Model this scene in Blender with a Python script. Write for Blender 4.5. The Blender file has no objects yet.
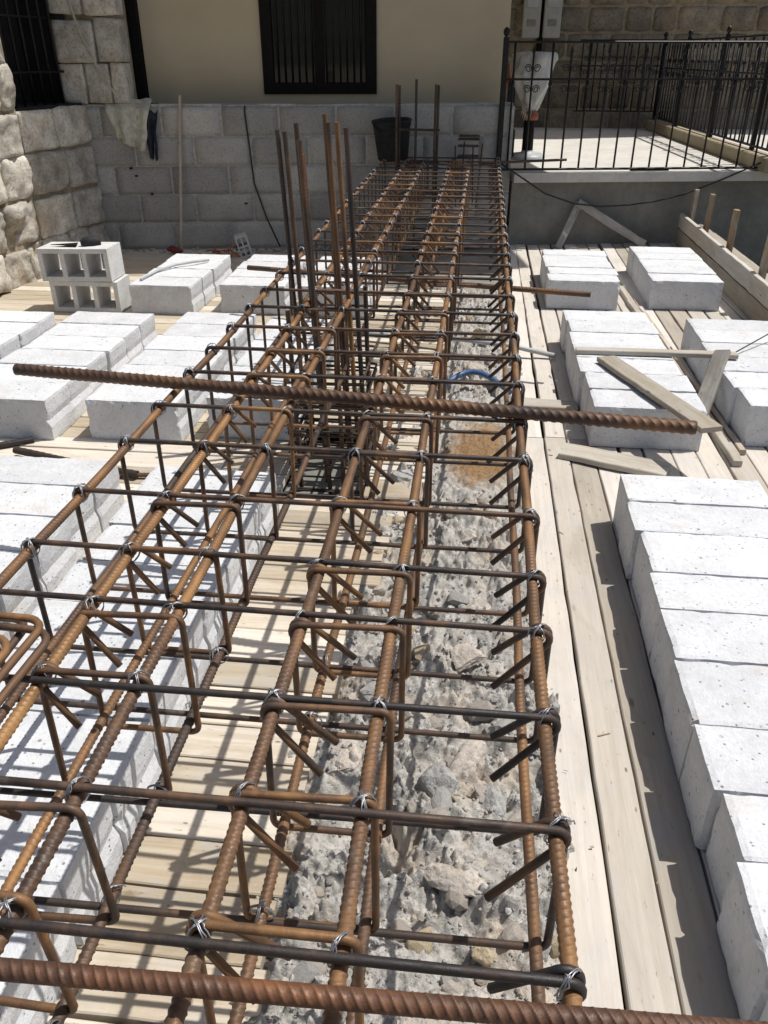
import bpy, math, random
from mathutils import Vector, Matrix, noise, Euler
R = math.radians
PI = math.pi
scene = bpy.context.scene
C = scene.collection

# ------------------------------------------------------------------ camera, sky, sun, exposure
cam_d = bpy.data.cameras.new('camera')
cam = bpy.data.objects.new('camera', cam_d); C.objects.link(cam)
cam.location = (0, 0, 1.25)
cam.rotation_euler = (R(90 - 29.79), 0, R(6.437))
cam_d.sensor_fit = 'HORIZONTAL'; cam_d.sensor_width = 36; cam_d.lens = 800 / 768 * 36
cam_d.clip_start = 0.02; cam_d.clip_end = 3000
scene.camera = cam

SUN_AZ, SUN_EL = 68, 64.5                      # azimuth from +Y towards +X
world = bpy.data.worlds.new('World'); scene.world = world; world.use_nodes = True
wn = world.node_tree.nodes; wl = world.node_tree.links
bg = wn['Background']; sky = wn.new('ShaderNodeTexSky')
sky.sky_type = 'NISHITA'; sky.sun_disc = False
sky.sun_elevation = R(SUN_EL); sky.sun_rotation = R(SUN_AZ)
sky.air_density = 1.0; sky.dust_density = 3.0; sky.ozone_density = 1.0
wl.new(sky.outputs[0], bg.inputs['Color']); bg.inputs['Strength'].default_value = 0.078
sun_d = bpy.data.lights.new('sun', 'SUN'); sun_d.energy = 4.05; sun_d.angle = R(0.53); sun_d.color = (1, .965, .91)
sun = bpy.data.objects.new('sun', sun_d); C.objects.link(sun)
sd = Vector((math.sin(R(SUN_AZ)) * math.cos(R(SUN_EL)), math.cos(R(SUN_AZ)) * math.cos(R(SUN_EL)), math.sin(R(SUN_EL))))
sun.rotation_euler = sd.to_track_quat('Z', 'Y').to_euler(); sun.location = sd * 30
vs = scene.view_settings
vs.view_transform = 'Standard'; vs.look = 'None'; vs.gamma = 1; vs.use_curve_mapping = False
vs.exposure = 0.10

# ------------------------------------------------------------------ helpers
def fbm(p, o=4, h=0.9): return noise.fractal(p, h, 2.0, o, noise_basis='PERLIN_ORIGINAL')

class MB:
    """collects faces of one mesh, with a uv and a tint per face"""
    def __init__(s): s.v = []; s.f = []; s.uv = []; s.t = []; s.sm = []
    def add(s, vs, fs, uvs=None, tint=0.5, smooth=False):
        b = len(s.v); s.v += [tuple(v) for v in vs]
        for i, f in enumerate(fs):
            s.f.append(tuple(b + k for k in f))
            s.uv.append(uvs[i] if uvs else [(0, 0)] * len(f))
            s.t.append(tint); s.sm.append(smooth)
    def mesh(s, name, mat):
        m = bpy.data.meshes.new(name); m.from_pydata(s.v, [], s.f)
        uvl = m.uv_layers.new(name='UVMap')
        flat = [c for f in s.uv for p in f for c in p]
        uvl.data.foreach_set('uv', flat)
        a = m.attributes.new('tint', 'FLOAT', 'FACE'); a.data.foreach_set('value', s.t)
        m.polygons.foreach_set('use_smooth', s.sm)
        m.materials.append(mat); m.update()
        return m
    def build(s, name, mat, parent=None):
        return link(name, s.mesh(name, mat), parent)
    # --- shapes
    def box(s, c, size, rot=None, tint=0.5, bev=0.0):
        hx, hy, hz = [d / 2 for d in size]; c = Vector(c)
        M = rot if rot is not None else Matrix.Identity(3)
        def P(x, y, z): return c + M @ Vector((x, y, z))
        if bev <= 0:
            vs = [P(x, y, z) for z in (-hz, hz) for y in (-hy, hy) for x in (-hx, hx)]
            fs = [(0, 2, 3, 1), (4, 5, 7, 6), (0, 1, 5, 4), (2, 6, 7, 3), (0, 4, 6, 2), (1, 3, 7, 5)]
            uv = []
            for f in fs:
                uv.append([boxuv(i, hx, hy, hz, fi) for fi, i in [(fs.index(f), i) for i in f]])
            s.add(vs, fs, uv, tint)
        else:
            b = bev; vs = []; idx = {}
            def V(x, y, z):
                k = (round(x, 6), round(y, 6), round(z, 6))
                if k not in idx: idx[k] = len(vs); vs.append(P(x, y, z))
                return idx[k]
            fs = []
            ax = [hx, hy, hz]
            for a in range(3):
                o1, o2 = (a + 1) % 3, (a + 2) % 3
                for sg in (-1, 1):
                    q = []
                    for (s1, s2) in ((-1, -1), (1, -1), (1, 1), (-1, 1)):
                        p = [0, 0, 0]; p[a] = sg * ax[a]; p[o1] = s1 * (ax[o1] - b); p[o2] = s2 * (ax[o2] - b)
                        q.append(V(*p))
                    fs.append(tuple(q if sg > 0 else q[::-1]))
            for a in range(3):
                o1, o2 = (a + 1) % 3, (a + 2) % 3
                for s1 in (-1, 1):
                    for s2 in (-1, 1):
                        q = []
                        for (sa, first) in ((-1, True), (1, True), (1, False), (-1, False)):
                            p = [0, 0, 0]; p[a] = sa * (ax[a] - b)
                            if first: p[o1] = s1 * ax[o1]; p[o2] = s2 * (ax[o2] - b)
                            else: p[o1] = s1 * (ax[o1] - b); p[o2] = s2 * ax[o2]
                            q.append(V(*p))
                        fs.append(tuple(q if s1 * s2 > 0 else q[::-1]))
            for sx in (-1, 1):
                for sy in (-1, 1):
                    for sz in (-1, 1):
                        q = [V(sx * hx, sy * (hy - b), sz * (hz - b)), V(sx * (hx - b), sy * hy, sz * (hz - b)), V(sx * (hx - b), sy * (hy - b), sz * hz)]
                        fs.append(tuple(q if sx * sy * sz > 0 else q[::-1]))
            s.add(vs, fs, None, tint)
    def tube(s, pts, r, n=8, closed=False, tint=0.5, caps=True):
        pts = [Vector(p) for p in pts]; N = len(pts)
        rr = r if callable(r) else (lambda i: r)
        tang = []
        for i in range(N):
            a = pts[(i - 1) % N] if (closed or i > 0) else pts[i]
            b = pts[(i + 1) % N] if (closed or i < N - 1) else pts[i]
            tang.append((b - a).normalized())
        t0 = tang[0]; up = Vector((0, 0, 1)) if abs(t0.z) < .9 else Vector((0, 1, 0))
        nrm = (up - t0 * up.dot(t0)).normalized()
        vs = []
        for i in range(N):
            t = tang[i]; nrm = (nrm - t * nrm.dot(t))
            nrm = nrm.normalized() if nrm.length > 1e-6 else t.orthogonal().normalized()
            bn = t.cross(nrm); q = rr(i)
            for k in range(n):
                a = 2 * PI * k / n
                vs.append(pts[i] + (nrm * math.cos(a) + bn * math.sin(a)) * q)
        fs = []
        for i in range(N if closed else N - 1):
            j = (i + 1) % N
            for k in range(n):
                l = (k + 1) % n
                fs.append((i * n + k, i * n + l, j * n + l, j * n + k))
        s.add(vs, fs, None, tint, True)
        if caps and not closed:
            b = len(s.v) - len(vs)
            s.f.append(tuple(b + k for k in range(n))[::-1]); s.uv.append([(0, 0)] * n); s.t.append(tint); s.sm.append(False)
            e = b + (N - 1) * n
            s.f.append(tuple(e + k for k in range(n))); s.uv.append([(0, 0)] * n); s.t.append(tint); s.sm.append(False)
    def plank(s, p0, p1, W, T, rnd, up=(0, 0, 1), jit=0.0012, step=0.09, warp=0.0):
        """a board between the centres of its two ends, top face at the given points; uv runs along the grain"""
        p0 = Vector(p0); p1 = Vector(p1); L = (p1 - p0).length; d = (p1 - p0) / L
        up = Vector(up); up = (up - d * up.dot(d)).normalized(); ac = d.cross(up)
        n = max(1, int(L / step)); t = rnd.random(); ou = rnd.random() * 50; ov = rnd.random() * 50
        ch = min(.0025, T * .2); vs = []
        w0 = rnd.uniform(-1, 1) * warp
        for i in range(n + 1):
            f = i / n; b = p0.lerp(p1, f) + up * (w0 * math.sin(PI * f))
            jl = rnd.gauss(0, jit); jr = rnd.gauss(0, jit)
            for (a, z) in ((-W / 2 + jl, -T), (-W / 2 + jl, -ch), (-W / 2 + ch + jl, 0), (W / 2 - ch + jr, 0), (W / 2 + jr, -ch), (W / 2 + jr, -T)):
                vs.append(b + ac * a + up * z)
        fs = []; uv = []
        cum = [0, T, T + ch, T + W, T + W + ch, 2 * T + W, 2 * T + 2 * W]
        for i in range(n):
            for k in range(6):
                l = (k + 1) % 6
                fs.append((i * 6 + k, (i + 1) * 6 + k, (i + 1) * 6 + l, i * 6 + l)[::-1])
                u0 = ou + L * i / n; u1 = ou + L * (i + 1) / n
                uv.append([(u0, ov + cum[k]), (u1, ov + cum[k]), (u1, ov + cum[k + 1]), (u0, ov + cum[k + 1])][::-1])
        for e, st in ((0, 1), (n, -1)):
            q = tuple(e * 6 + k for k in range(6))[::st]
            fs.append(q); uv.append([(ou + k * .003, ov) for k in range(6)])
        s.add(vs, fs, uv, t)
    def stone(s, fr, u0, u1, w0, w1, depth, bulge, rough, seed, n=8, tint=.5, rnd=0.12, freq=9):
        """a dressed stone in the wall frame fr = (origin, along, up, out)"""
        o, eu, ew, en = fr; vs = []
        off = Vector((seed * 3.17, seed * 1.3, seed * .71))
        wu = (u1 - u0); ww = (w1 - w0)
        for j in range(n + 1):
            for i in range(n + 1):
                a = i / n * 2 - 1; b = j / n * 2 - 1
                e = 1 - max(abs(a), abs(b))
                uu = u0 + wu * i / n; wv = w0 + ww * j / n
                # round the corners of the outline
                k = max(0, abs(a) + abs(b) - 1.6) * rnd
                uu -= (1 if a > 0 else -1) * k * min(wu, ww); wv -= (1 if b > 0 else -1) * k * min(wu, ww)
                p = Vector((uu, wv, 0)) * freq + off
                jj = rough * .5
                uu += noise.noise(p * 1.3 + Vector((9, 0, 0))) * jj; wv += noise.noise(p * 1.3 + Vector((0, 9, 0))) * jj
                h = bulge * (1 - a ** 14) * (1 - b ** 14) + rough * fbm(p, 6) * min(1, e * 9 + .35)
                vs.append(o + eu * uu + ew * wv + en * h)
        fs = []
        for j in range(n):
            for i in range(n):
                q = j * (n + 1) + i
                fs.append((q, q + 1, q + n + 2, q + n + 1))
        rim = [i for i in range(n + 1)] + [j * (n + 1) + n for j in range(1, n + 1)] + [n * (n + 1) + i for i in range(n - 1, -1, -1)] + [j * (n + 1) for j in range(n - 1, 0, -1)]
        b = len(vs)
        for r in rim: vs.append(vs[r] - en * depth)
        m = len(rim)
        for i in range(m):
            fs.append((rim[i], b + i, b + (i + 1) % m, rim[(i + 1) % m]))
        s.add(vs, fs, None, tint, True)
    def lathe(s, prof, n=16, c=(0, 0, 0), tint=.5, wob=0, seed=0):
        c = Vector(c); vs = []
        for j, (r, z) in enumerate(prof):
            for k in range(n):
                a = 2 * PI * k / n
                q = r * (1 + wob * fbm(Vector((math.cos(a) * 2 + seed, math.sin(a) * 2, z * 9))))
                vs.append(c + Vector((q * math.cos(a), q * math.sin(a), z)))
        fs = []
        for j in range(len(prof) - 1):
            for k in range(n):
                l = (k + 1) % n
                fs.append((j * n + k, j * n + l, (j + 1) * n + l, (j + 1) * n + k))
        s.add(vs, fs, None, tint, True)
        s.add([vs[k] for k in range(n)][::-1], [tuple(range(n))], None, tint)
        s.add(vs[-n:], [tuple(range(n))], None, tint)

def boxuv(i, hx, hy, hz, face):
    x = (i & 1) * 2 * hx; y = ((i >> 1) & 1) * 2 * hy; z = (i >> 2) * 2 * hz
    return (x, y) if face < 2 else ((x, z) if face < 4 else (y, z))

def link(name, mesh, parent=None):
    o = bpy.data.objects.new(name, mesh); C.objects.link(o)
    if parent: o.parent = parent
    return o
def tag(o, label, cat, group=None):
    o['label'] = label; o['category'] = cat
    if group: o['group'] = group
    return o
def thing(name, label, cat, loc=(0, 0, 0), rot=(0, 0, 0), group=None):
    o = bpy.data.objects.new(name, None); C.objects.link(o); o.location = loc; o.rotation_euler = rot
    return tag(o, label, cat, group)
def struct(o): o['kind'] = 'structure'; return o
def stuff(o): o['kind'] = 'stuff'; return o
ORD = ['first', 'second', 'third', 'fourth', 'fifth', 'sixth', 'seventh', 'eighth', 'ninth', 'tenth', 'eleventh', 'twelfth']

# ------------------------------------------------------------------ materials
class NT:
    def __init__(s, name):
        s.m = bpy.data.materials.new(name); s.m.use_nodes = True
        s.n = s.m.node_tree.nodes; s.l = s.m.node_tree.links; s.b = s.n['Principled BSDF']
    def node(s, t, **k):
        n = s.n.new(t)
        for a, v in k.items(): setattr(n, a, v)
        return n
    def set(s, sock, v):
        if hasattr(v, 'links') or isinstance(v, bpy.types.NodeSocket): s.l.new(v, sock)
        else: sock.default_value = v
    def noise(s, vec, scale, detail=4, rough=.55, dist=0):
        n = s.node('ShaderNodeTexNoise'); s.set(n.inputs['Vector'], vec); n.inputs['Scale'].default_value = scale
        n.inputs['Detail'].default_value = detail; n.inputs['Roughness'].default_value = rough; n.inputs['Distortion'].default_value = dist
        return n.outputs['Fac']
    def voro(s, vec, scale, feat='F1'):
        n = s.node('ShaderNodeTexVoronoi', feature=feat); s.set(n.inputs['Vector'], vec); n.inputs['Scale'].default_value = scale
        return n.outputs['Distance']
    def ramp(s, fac, stops):
        n = s.node('ShaderNodeValToRGB'); s.set(n.inputs[0], fac); e = n.color_ramp.elements
        while len(e) < len(stops): e.new(.5)
        for k, (p, c) in enumerate(stops):
            e[k].position = p; e[k].color = (c, c, c, 1) if isinstance(c, (int, float)) else (*c, 1)
        return n.outputs[0]
    def mix(s, f, a, b, mode='MIX'):
        n = s.node('ShaderNodeMix', data_type='RGBA', blend_type=mode)
        s.set(n.inputs[0], f)
        for i, v in ((6, a), (7, b)):
            if isinstance(v, tuple): v = (*v, 1) if len(v) == 3 else v
            s.set(n.inputs[i], v)
        return n.outputs[2]
    def math(s, op, a, b=0, c=0, clamp=False):
        n = s.node('ShaderNodeMath', operation=op, use_clamp=clamp)
        for i, v in enumerate((a, b, c)): s.set(n.inputs[i], v)
        return n.outputs[0]
    def obj(s): return s.node('ShaderNodeTexCoord').outputs['Object']
    def uv(s): return s.node('ShaderNodeTexCoord').outputs['UV']
    def geo(s): return s.node('ShaderNodeNewGeometry')
    def info(s): return s.node('ShaderNodeObjectInfo')
    def attr(s, name): return s.node('ShaderNodeAttribute', attribute_name=name).outputs['Fac']
    def scale(s, vec, sc):
        n = s.node('ShaderNodeMapping'); s.set(n.inputs[0], vec); n.inputs['Scale'].default_value = sc; return n.outputs[0]
    def shift(s, vec, off):
        n = s.node('ShaderNodeVectorMath', operation='ADD'); s.set(n.inputs[0], vec); s.set(n.inputs[1], off); return n.outputs[0]
    def bump(s, h, strength=.3, dist=.01):
        n = s.node('ShaderNodeBump'); s.set(n.inputs['Height'], h); n.inputs['Strength'].default_value = strength; n.inputs['Distance'].default_value = dist
        s.l.new(n.outputs[0], s.b.inputs['Normal'])
    def fin(s, col, rough=.8, metal=0, spec=.5):
        if isinstance(col, tuple): col = (*col, 1)
        s.set(s.b.inputs['Base Color'], col); s.set(s.b.inputs['Roughness'], rough); s.set(s.b.inputs['Metallic'], metal)
        s.b.inputs['Specular IOR Level'].default_value = spec
        return s.m

def rand_vec(t):
    i = t.info(); n = t.node('ShaderNodeCombineXYZ')
    for k in range(3): t.l.new(t.math('MULTIPLY', i.outputs['Random'], 31.7 + 17 * k), n.inputs[k])
    return n.outputs[0], i

def mat_rust(name, ribbed=False, stretch=(1, .25, 1)):
    t = NT(name); rv, info = rand_vec(t)
    p = t.shift(t.obj(), rv)
    sep = t.node('ShaderNodeSeparateColor'); t.l.new(info.outputs['Color'], sep.inputs[0])
    amt = sep.outputs[0]                                  # how rusty this piece is
    a = t.noise(t.scale(p, stretch), 14, 5, .65)
    b = t.noise(t.scale(p, stretch), 60, 4, .6)
    f = t.math('ADD', t.math('MULTIPLY', a, 1.45), t.math('MULTIPLY', b, .5))
    f = t.math('ADD', f, t.math('MULTIPLY', amt, .9)); f = t.math('SUBTRACT', f, .97, clamp=True)
    col = t.ramp(f, [(0, (.036, .031, .030)), (.26, (.080, .054, .041)), (.5, (.165, .092, .050)), (.74, (.29, .152, .062)), (1, (.43, .25, .10))])
    gr = t.ramp(t.noise(p, 9, 4, .7), [(.62, 0.0), (.72, 1.0)])
    big = t.ramp(t.noise(p, 4.5, 3, .6), [(.42, 0.0), (.6, 1.0)])
    col = t.mix(t.math('MULTIPLY', big, .7), col, t.mix(1.0, col, (.55, .55, .60), 'MULTIPLY'))   # darker mill scale
    col = t.mix(sep.outputs[1], col, t.mix(1.0, col, (1.05, .62, .50), 'MULTIPLY'))               # redder fresh rust
    col = t.mix(t.math('MULTIPLY', gr, .6), col, (.21, .185, .15))   # cement dust
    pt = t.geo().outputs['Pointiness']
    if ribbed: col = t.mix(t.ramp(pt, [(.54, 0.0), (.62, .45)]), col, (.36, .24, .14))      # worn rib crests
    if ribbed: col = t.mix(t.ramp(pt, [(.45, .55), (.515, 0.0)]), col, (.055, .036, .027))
    t.bump(t.noise(p, 420, 3, .7), .25, .002)
    return t.fin(col, t.ramp(b, [(.3, .42), (.7, .75)]), .25, .5)

def mat_concrete(name, light, dark, pores=.6, stain=.3, scale=1.0, warm=(.42, .30, .18), vary=0.0):
    t = NT(name); rv, info = rand_vec(t); p = t.shift(t.obj(), rv)
    a = t.noise(p, 9 * scale, 6, .65); b = t.noise(p, 70 * scale, 4, .7)
    col = t.mix(t.ramp(a, [(.35, 0.0), (.65, 1.0)]), dark, light)
    col = t.mix(t.math('MULTIPLY', t.ramp(b, [(.42, 1.0), (.55, 0.0)]), .22), col, tuple(c * .72 for c in dark))
    po = t.ramp(t.voro(p, 62 * scale), [(.10, 1.0), (.19, 0.0)])
    po = t.math('MULTIPLY', po, t.ramp(t.noise(p, 22 * scale, 3), [(.43, 0.0), (.56, pores)]))
    col = t.mix(po, col, tuple(c * .45 for c in dark))
    st = t.ramp(t.noise(t.scale(p, (1, 2, 1)), 6 * scale, 4, .6, .8), [(.58, 0.0), (.76, stain)])
    col = t.mix(st, col, warm)
    po2 = t.math('MULTIPLY', t.ramp(t.voro(p, 30 * scale), [(.09, 1.0), (.16, 0.0)]), t.ramp(t.noise(p, 8 * scale, 3), [(.55, 0.0), (.62, pores)]))
    col = t.mix(po2, col, tuple(c * .38 for c in dark)); po = t.math('MAXIMUM', po, po2)
    if vary:
        hs = t.node('ShaderNodeHueSaturation'); t.l.new(col, hs.inputs['Color']); t.l.new(t.math('MULTIPLY_ADD', info.outputs['Random'], vary, 1 - vary * .6), hs.inputs['Value']); col = hs.outputs[0]
    h = t.math('SUBTRACT', t.math('ADD', b, t.math('MULTIPLY', t.noise(p, 260 * scale, 3, .7), .35)), po)
    t.bump(h, .5, .006)
    return t.fin(col, .92, 0, .2)

def mat_wood(name, light, mid, dark, grey=.35):
    t = NT(name); uv = t.uv(); rv, info = rand_vec(t)
    p = t.shift(uv, rv)
    tint = t.attr('tint')
    g = t.noise(t.scale(p, (3, 70, 1)), 1.0, 6, .65, .6)
    g2 = t.noise(t.scale(p, (1.4, 16, 1)), 1.0, 4, .6, 1.2)
    col = t.mix(t.ramp(g, [(.36, 1.0), (.62, 0.0)]), light, mid)
    col = t.mix(t.math('MULTIPLY', t.ramp(g2, [(.55, 0.0), (.75, 1.0)]), .4), col, mid)
    # weathered film and stains
    w = t.ramp(t.noise(t.scale(p, (3, 7, 1)), 1.6, 5, .6), [(.40, 0.0), (.66, grey)])
    col = t.mix(w, col, (.47, .445, .405))
    kn = t.ramp(t.voro(t.scale(p, (4.0, 11, 1)), 1.0), [(.035, 1.0), (.085, 0.0)])
    col = t.mix(t.math('MULTIPLY', kn, .7), col, dark)
    nl = t.ramp(t.voro(t.scale(p, (11, 26, 1)), 1.0), [(.05, 1.0), (.085, 0.0)])
    col = t.mix(t.math('MULTIPLY', nl, .75), col, tuple(c * .45 for c in dark))
    ce = t.ramp(t.noise(t.scale(p, (5, 9, 1)), 1.0, 5, .7), [(.53, 0.0), (.66, .65)])
    col = t.mix(ce, col, (.50, .485, .46))
    sm = t.ramp(t.noise(t.scale(p, (2, 5, 1)), 1.3, 5, .7, .8), [(.50, 0.0), (.70, .7)])
    col = t.mix(sm, col, tuple(k * .82 for k in mid))
    sp = t.ramp(t.noise(t.scale(p, (20, 60, 1)), 1.5, 3, .6), [(.66, 0.0), (.74, .7)])
    col = t.mix(sp, col, dark)
    hsv = t.node('ShaderNodeHueSaturation'); t.l.new(col, hsv.inputs['Color'])
    t.l.new(t.math('MULTIPLY_ADD', tint, .54, .72), hsv.inputs['Value'])
    t.l.new(t.math('MULTIPLY_ADD', tint, -.5, 1.12), hsv.inputs['Saturation'])
    t.bump(g, .35, .003)
    return t.fin(hsv.outputs[0], .85, 0, .2)

def mat_stone(name, light, mid, dark, sc=1.0):
    t = NT(name); p = t.obj(); tint = t.attr('tint')
    a = t.noise(p, 5 * sc, 6, .65); b = t.noise(p, 34 * sc, 5, .7)
    col = t.ramp(a, [(.3, dark), (.48, mid), (.66, light)])
    col = t.mix(t.ramp(b, [(.36, .55), (.5, 0.0)]), col, tuple(c * .55 for c in dark))
    st = t.ramp(t.noise(p, 2.6 * sc, 4, .6, .5), [(.55, 0.0), (.7, .6)])
    col = t.mix(st, col, (.36, .26, .14))
    hsv = t.node('ShaderNodeHueSaturation'); t.l.new(col, hsv.inputs['Color'])
    t.l.new(t.math('MULTIPLY_ADD', tint, .5, .75), hsv.inputs['Value'])
    t.bump(t.math('ADD', b, t.math('MULTIPLY', a, .8)), .6, .012)
    return t.fin(hsv.outputs[0], .9, 0, .2)

def mat_plain(name, col, rough=.6, metal=0, var=.25, scale=20, spec=.4, bump=.15):
    t = NT(name); rv, info = rand_vec(t); p = t.shift(t.obj(), rv)
    a = t.noise(p, scale, 5, .6)
    c = t.mix(t.ramp(a, [(.3, 0.0), (.7, 1.0)]), tuple(k * (1 - var) for k in col), tuple(min(.9, k * (1 + var)) for k in col))
    if bump: t.bump(a, bump, .004)
    return t.fin(c, rough, metal, spec)

M = {}
M['rust'] = mat_rust('rusted_steel'); M['rust_rib'] = mat_rust('rusted_ribbed_steel', True)
M['white_block'] = mat_concrete('white_block_concrete', (.705, .717, .735), (.60, .612, .63), 1.0, .35, 1.0, (.52, .43, .31), .13)
M['grey_block'] = mat_concrete('grey_hollow_block', (.68, .68, .67), (.55, .55, .54), .6, .05)
M['deck'] = mat_wood('formwork_wood', (.60, .545, .47), (.525, .465, .385), (.20, .145, .10), .5)
M['deck_warm'] = mat_wood('warm_formwork_wood', (.61, .53, .405), (.49, .395, .275), (.20, .13, .075), .35)
M['board'] = mat_wood('weathered_board', (.50, .45, .365), (.385, .335, .26), (.15, .11, .075), .5)
M['grey_board'] = mat_wood('grey_board', (.34, .32, .29), (.25, .235, .21), (.12, .10, .08), .6)
M['stake'] = mat_wood('stake_wood', (.42, .31, .20), (.32, .22, .13), (.12, .08, .05), .25)
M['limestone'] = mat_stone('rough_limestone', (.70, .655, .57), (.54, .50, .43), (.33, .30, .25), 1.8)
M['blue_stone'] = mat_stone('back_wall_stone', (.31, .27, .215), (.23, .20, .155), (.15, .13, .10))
M['mortar'] = mat_plain('lime_mortar', (.30, .25, .18), .95, 0, .3, 30)
M['pale_mortar'] = mat_plain('grey_mortar', (.42, .405, .37), .95, 0, .3, 30)
t = NT('wall_block'); p = t.obj(); tint = t.attr('tint')
a = t.noise(p, 3, 6, .6); b = t.noise(p, 80, 4, .7)
c = t.ramp(a, [(.3, (.33, .318, .295)), (.7, (.47, .452, .415))])
c = t.mix(t.ramp(b, [(.35, .5), (.5, 0.0)]), c, (.17, .17, .165))
h = t.node('ShaderNodeHueSaturation'); t.l.new(c, h.inputs['Color']); t.l.new(t.math('MULTIPLY_ADD', tint, .45, .78), h.inputs['Value'])
t.bump(b, .4, .004); M['cmu'] = t.fin(h.outputs[0], .95, 0, .15)
M['render'] = mat_plain('beige_render', (.52, .44, .305), .95, 0, .11, 1.4, .2, 0)
M['cement'] = mat_concrete('cement_render', (.28, .27, .24), (.19, .185, .165), .2, .12, .35)
M['terrace'] = mat_concrete('terrace_screed', (.66, .64, .59), (.55, .53, .49), .2, .25, .3)
M['kerb'] = mat_concrete('kerb_render', (.42, .36, .26), (.33, .28, .20), .2, .2, .5)
M['black_iron'] = mat_plain('black_iron', (.012, .012, .013), .45, .3, .3, 40)
M['wire'] = mat_plain('galvanised_wire', (.36, .37, .39), .45, .8, .2, 200, .5, 0)
M['dark'] = mat_plain('dark_brown_paint', (.010, .008, .007), .75, 0, .3, 30, .15)
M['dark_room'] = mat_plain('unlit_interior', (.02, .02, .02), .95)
M['rubber'] = mat_plain('black_bitumen', (.02, .021, .023), .7, 0, .4, 40, .3, .5)
M['plastic_white'] = mat_plain('white_plastic_sheet', (.46, .455, .44), .5, 0, .22, 9, .4, 1.0)
M['grey_plastic'] = mat_plain('grey_plastic', (.42, .44, .45), .45, 0, .12, 12)
M['pale_box'] = mat_plain('pale_meter_box', (.38, .38, .36), .5, 0, .08, 12)
M['blue_hose'] = mat_plain('blue_hose_plastic', (.07, .13, .27), .4, 0, .2, 30)
M['orange'] = mat_plain('orange_plastic', (.26, .075, .035), .5)
M['red'] = mat_plain('red_plastic', (.17, .03, .03), .5)
M['olive'] = mat_plain('olive_cloth', (.52, .50, .41), .95, 0, .25, 30)
M['navy'] = mat_plain('navy_cloth', (.025, .03, .045), .9, 0, .3, 30)
M['cable'] = mat_plain('black_cable', (.03, .03, .03), .6)
M['pale_cable'] = mat_plain('pale_cable', (.40, .36, .28), .6)
M['ground'] = mat_plain('dry_earth', (.26, .22, .16), .95, 0, .3, .3)
M['hill'] = mat_plain('scrub_hill', (.085, .095, .06), .95, 0, .4, .02)
M['rubble_floor'] = mat_concrete('rough_cement', (.36, .345, .31), (.22, .21, .185), .6, .3, .8)
M['slab'] = mat_plain('gap_shade', (.12, .115, .105), .95, 0, .3, 4)  # dark colour standing in for the shade under the deck boards
t = NT('window_glass'); t.b.inputs['Base Color'].default_value = (.01, .011, .012, 1); t.b.inputs['Roughness'].default_value = .04
t.b.inputs['Specular IOR Level'].default_value = .5; t.b.inputs['IOR'].default_value = 1.5; M['glass'] = t.m
# rubble: cement mortar with dust, an earth patch in the middle of the strip
t = NT('rubble_mortar'); p = t.obj()
a = t.noise(p, 16, 6, .7); b = t.noise(p, 90, 5, .75)
c = t.ramp(a, [(.3, (.33, .318, .29)), (.5, (.48, .463, .43)), (.68, (.62, .595, .55))])
c = t.mix(t.ramp(b, [(.36, .7), (.48, 0.0)]), c, (.19, .185, .175))
c = t.mix(t.ramp(t.noise(p, 7, 4, .65), [(.52, 0.0), (.64, .75)]), c, (.52, .44, .35))
c = t.mix(t.ramp(t.noise(p, 11, 4, .65), [(.56, 0.0), (.68, .7)]), c, (.20, .185, .16))
sx = t.node('ShaderNodeSeparateXYZ'); t.l.new(p, sx.inputs[0])
dx = t.math('DIVIDE', t.math('SUBTRACT', sx.outputs[0], .055), .20); dy = t.math('DIVIDE', t.math('SUBTRACT', sx.outputs[1], 2.68), .44)
d2 = t.math('ADD', t.math('MULTIPLY', dx, dx), t.math('MULTIPLY', dy, dy)); d2 = t.math('ADD', d2, t.math('MULTIPLY', t.noise(p, 12, 4), .8))
earth = t.ramp(b, [(.35, (.15, .08, .032)), (.6, (.31, .18, .075))])
c = t.mix(t.ramp(d2, [(.55, .9), (1.45, 0.0)]), c, earth)
t.bump(t.math('ADD', b, t.noise(p, 300, 3, .7)), .7, .006); M['rubble'] = t.fin(c, .95, 0, .15)
M['pink_stone'] = mat_stone('pale_pink_stone', (.60, .545, .485), (.50, .445, .39), (.36, .33, .295), 3)
M['grey_stone'] = mat_stone('mortar_crusted_stone', (.52, .51, .49), (.42, .41, .395), (.28, .27, .26), 3)
M['yellow_stone'] = mat_stone('yellow_stone', (.60, .52, .38), (.52, .43, .29), (.38, .31, .21), 3)

# ------------------------------------------------------------------ the ground, decks and terrace
rnd = random.Random(7)
HOLE = (-.605, -.325, 2.30, 2.71)
mb = MB()
mb.add([(-1500, -1500, -3), (1500, -1500, -3), (1500, 1500, -3), (-1500, 1500, -3)], [(0, 1, 2, 3)])
struct(mb.build('ground', M['ground']))
mb = MB(); hv = []; hf = []
N = 120
for k in range(N + 1):
    a = PI + PI * k / N                               # hills behind the photographer, seen in the window glass
    r = 600
    hgt = 55 + 60 * fbm(Vector((k * .09, 2.2, 0)), 5) + 12 * noise.noise(Vector((k * .7, 0, 0)))
    for (q, z) in ((r - 260, -3), (r - 120, hgt * .45), (r, hgt), (r + 150, -3)):
        hv.append((q * math.cos(a), q * math.sin(a), z))
for k in range(N):
    for j in range(3):
        i = k * 4 + j; hf.append((i, i + 4, i + 5, i + 1))
mb.add(hv, hf, None, .5, True); struct(mb.build('hills', M['hill']))
mb = MB(); mb.box((.6, 2.8, -.34), (7.6, 8, .2)); struct(mb.build('dark_gap_sheet', M['slab']))  # added sheet below the decks, keeps the gaps between boards dark

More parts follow.
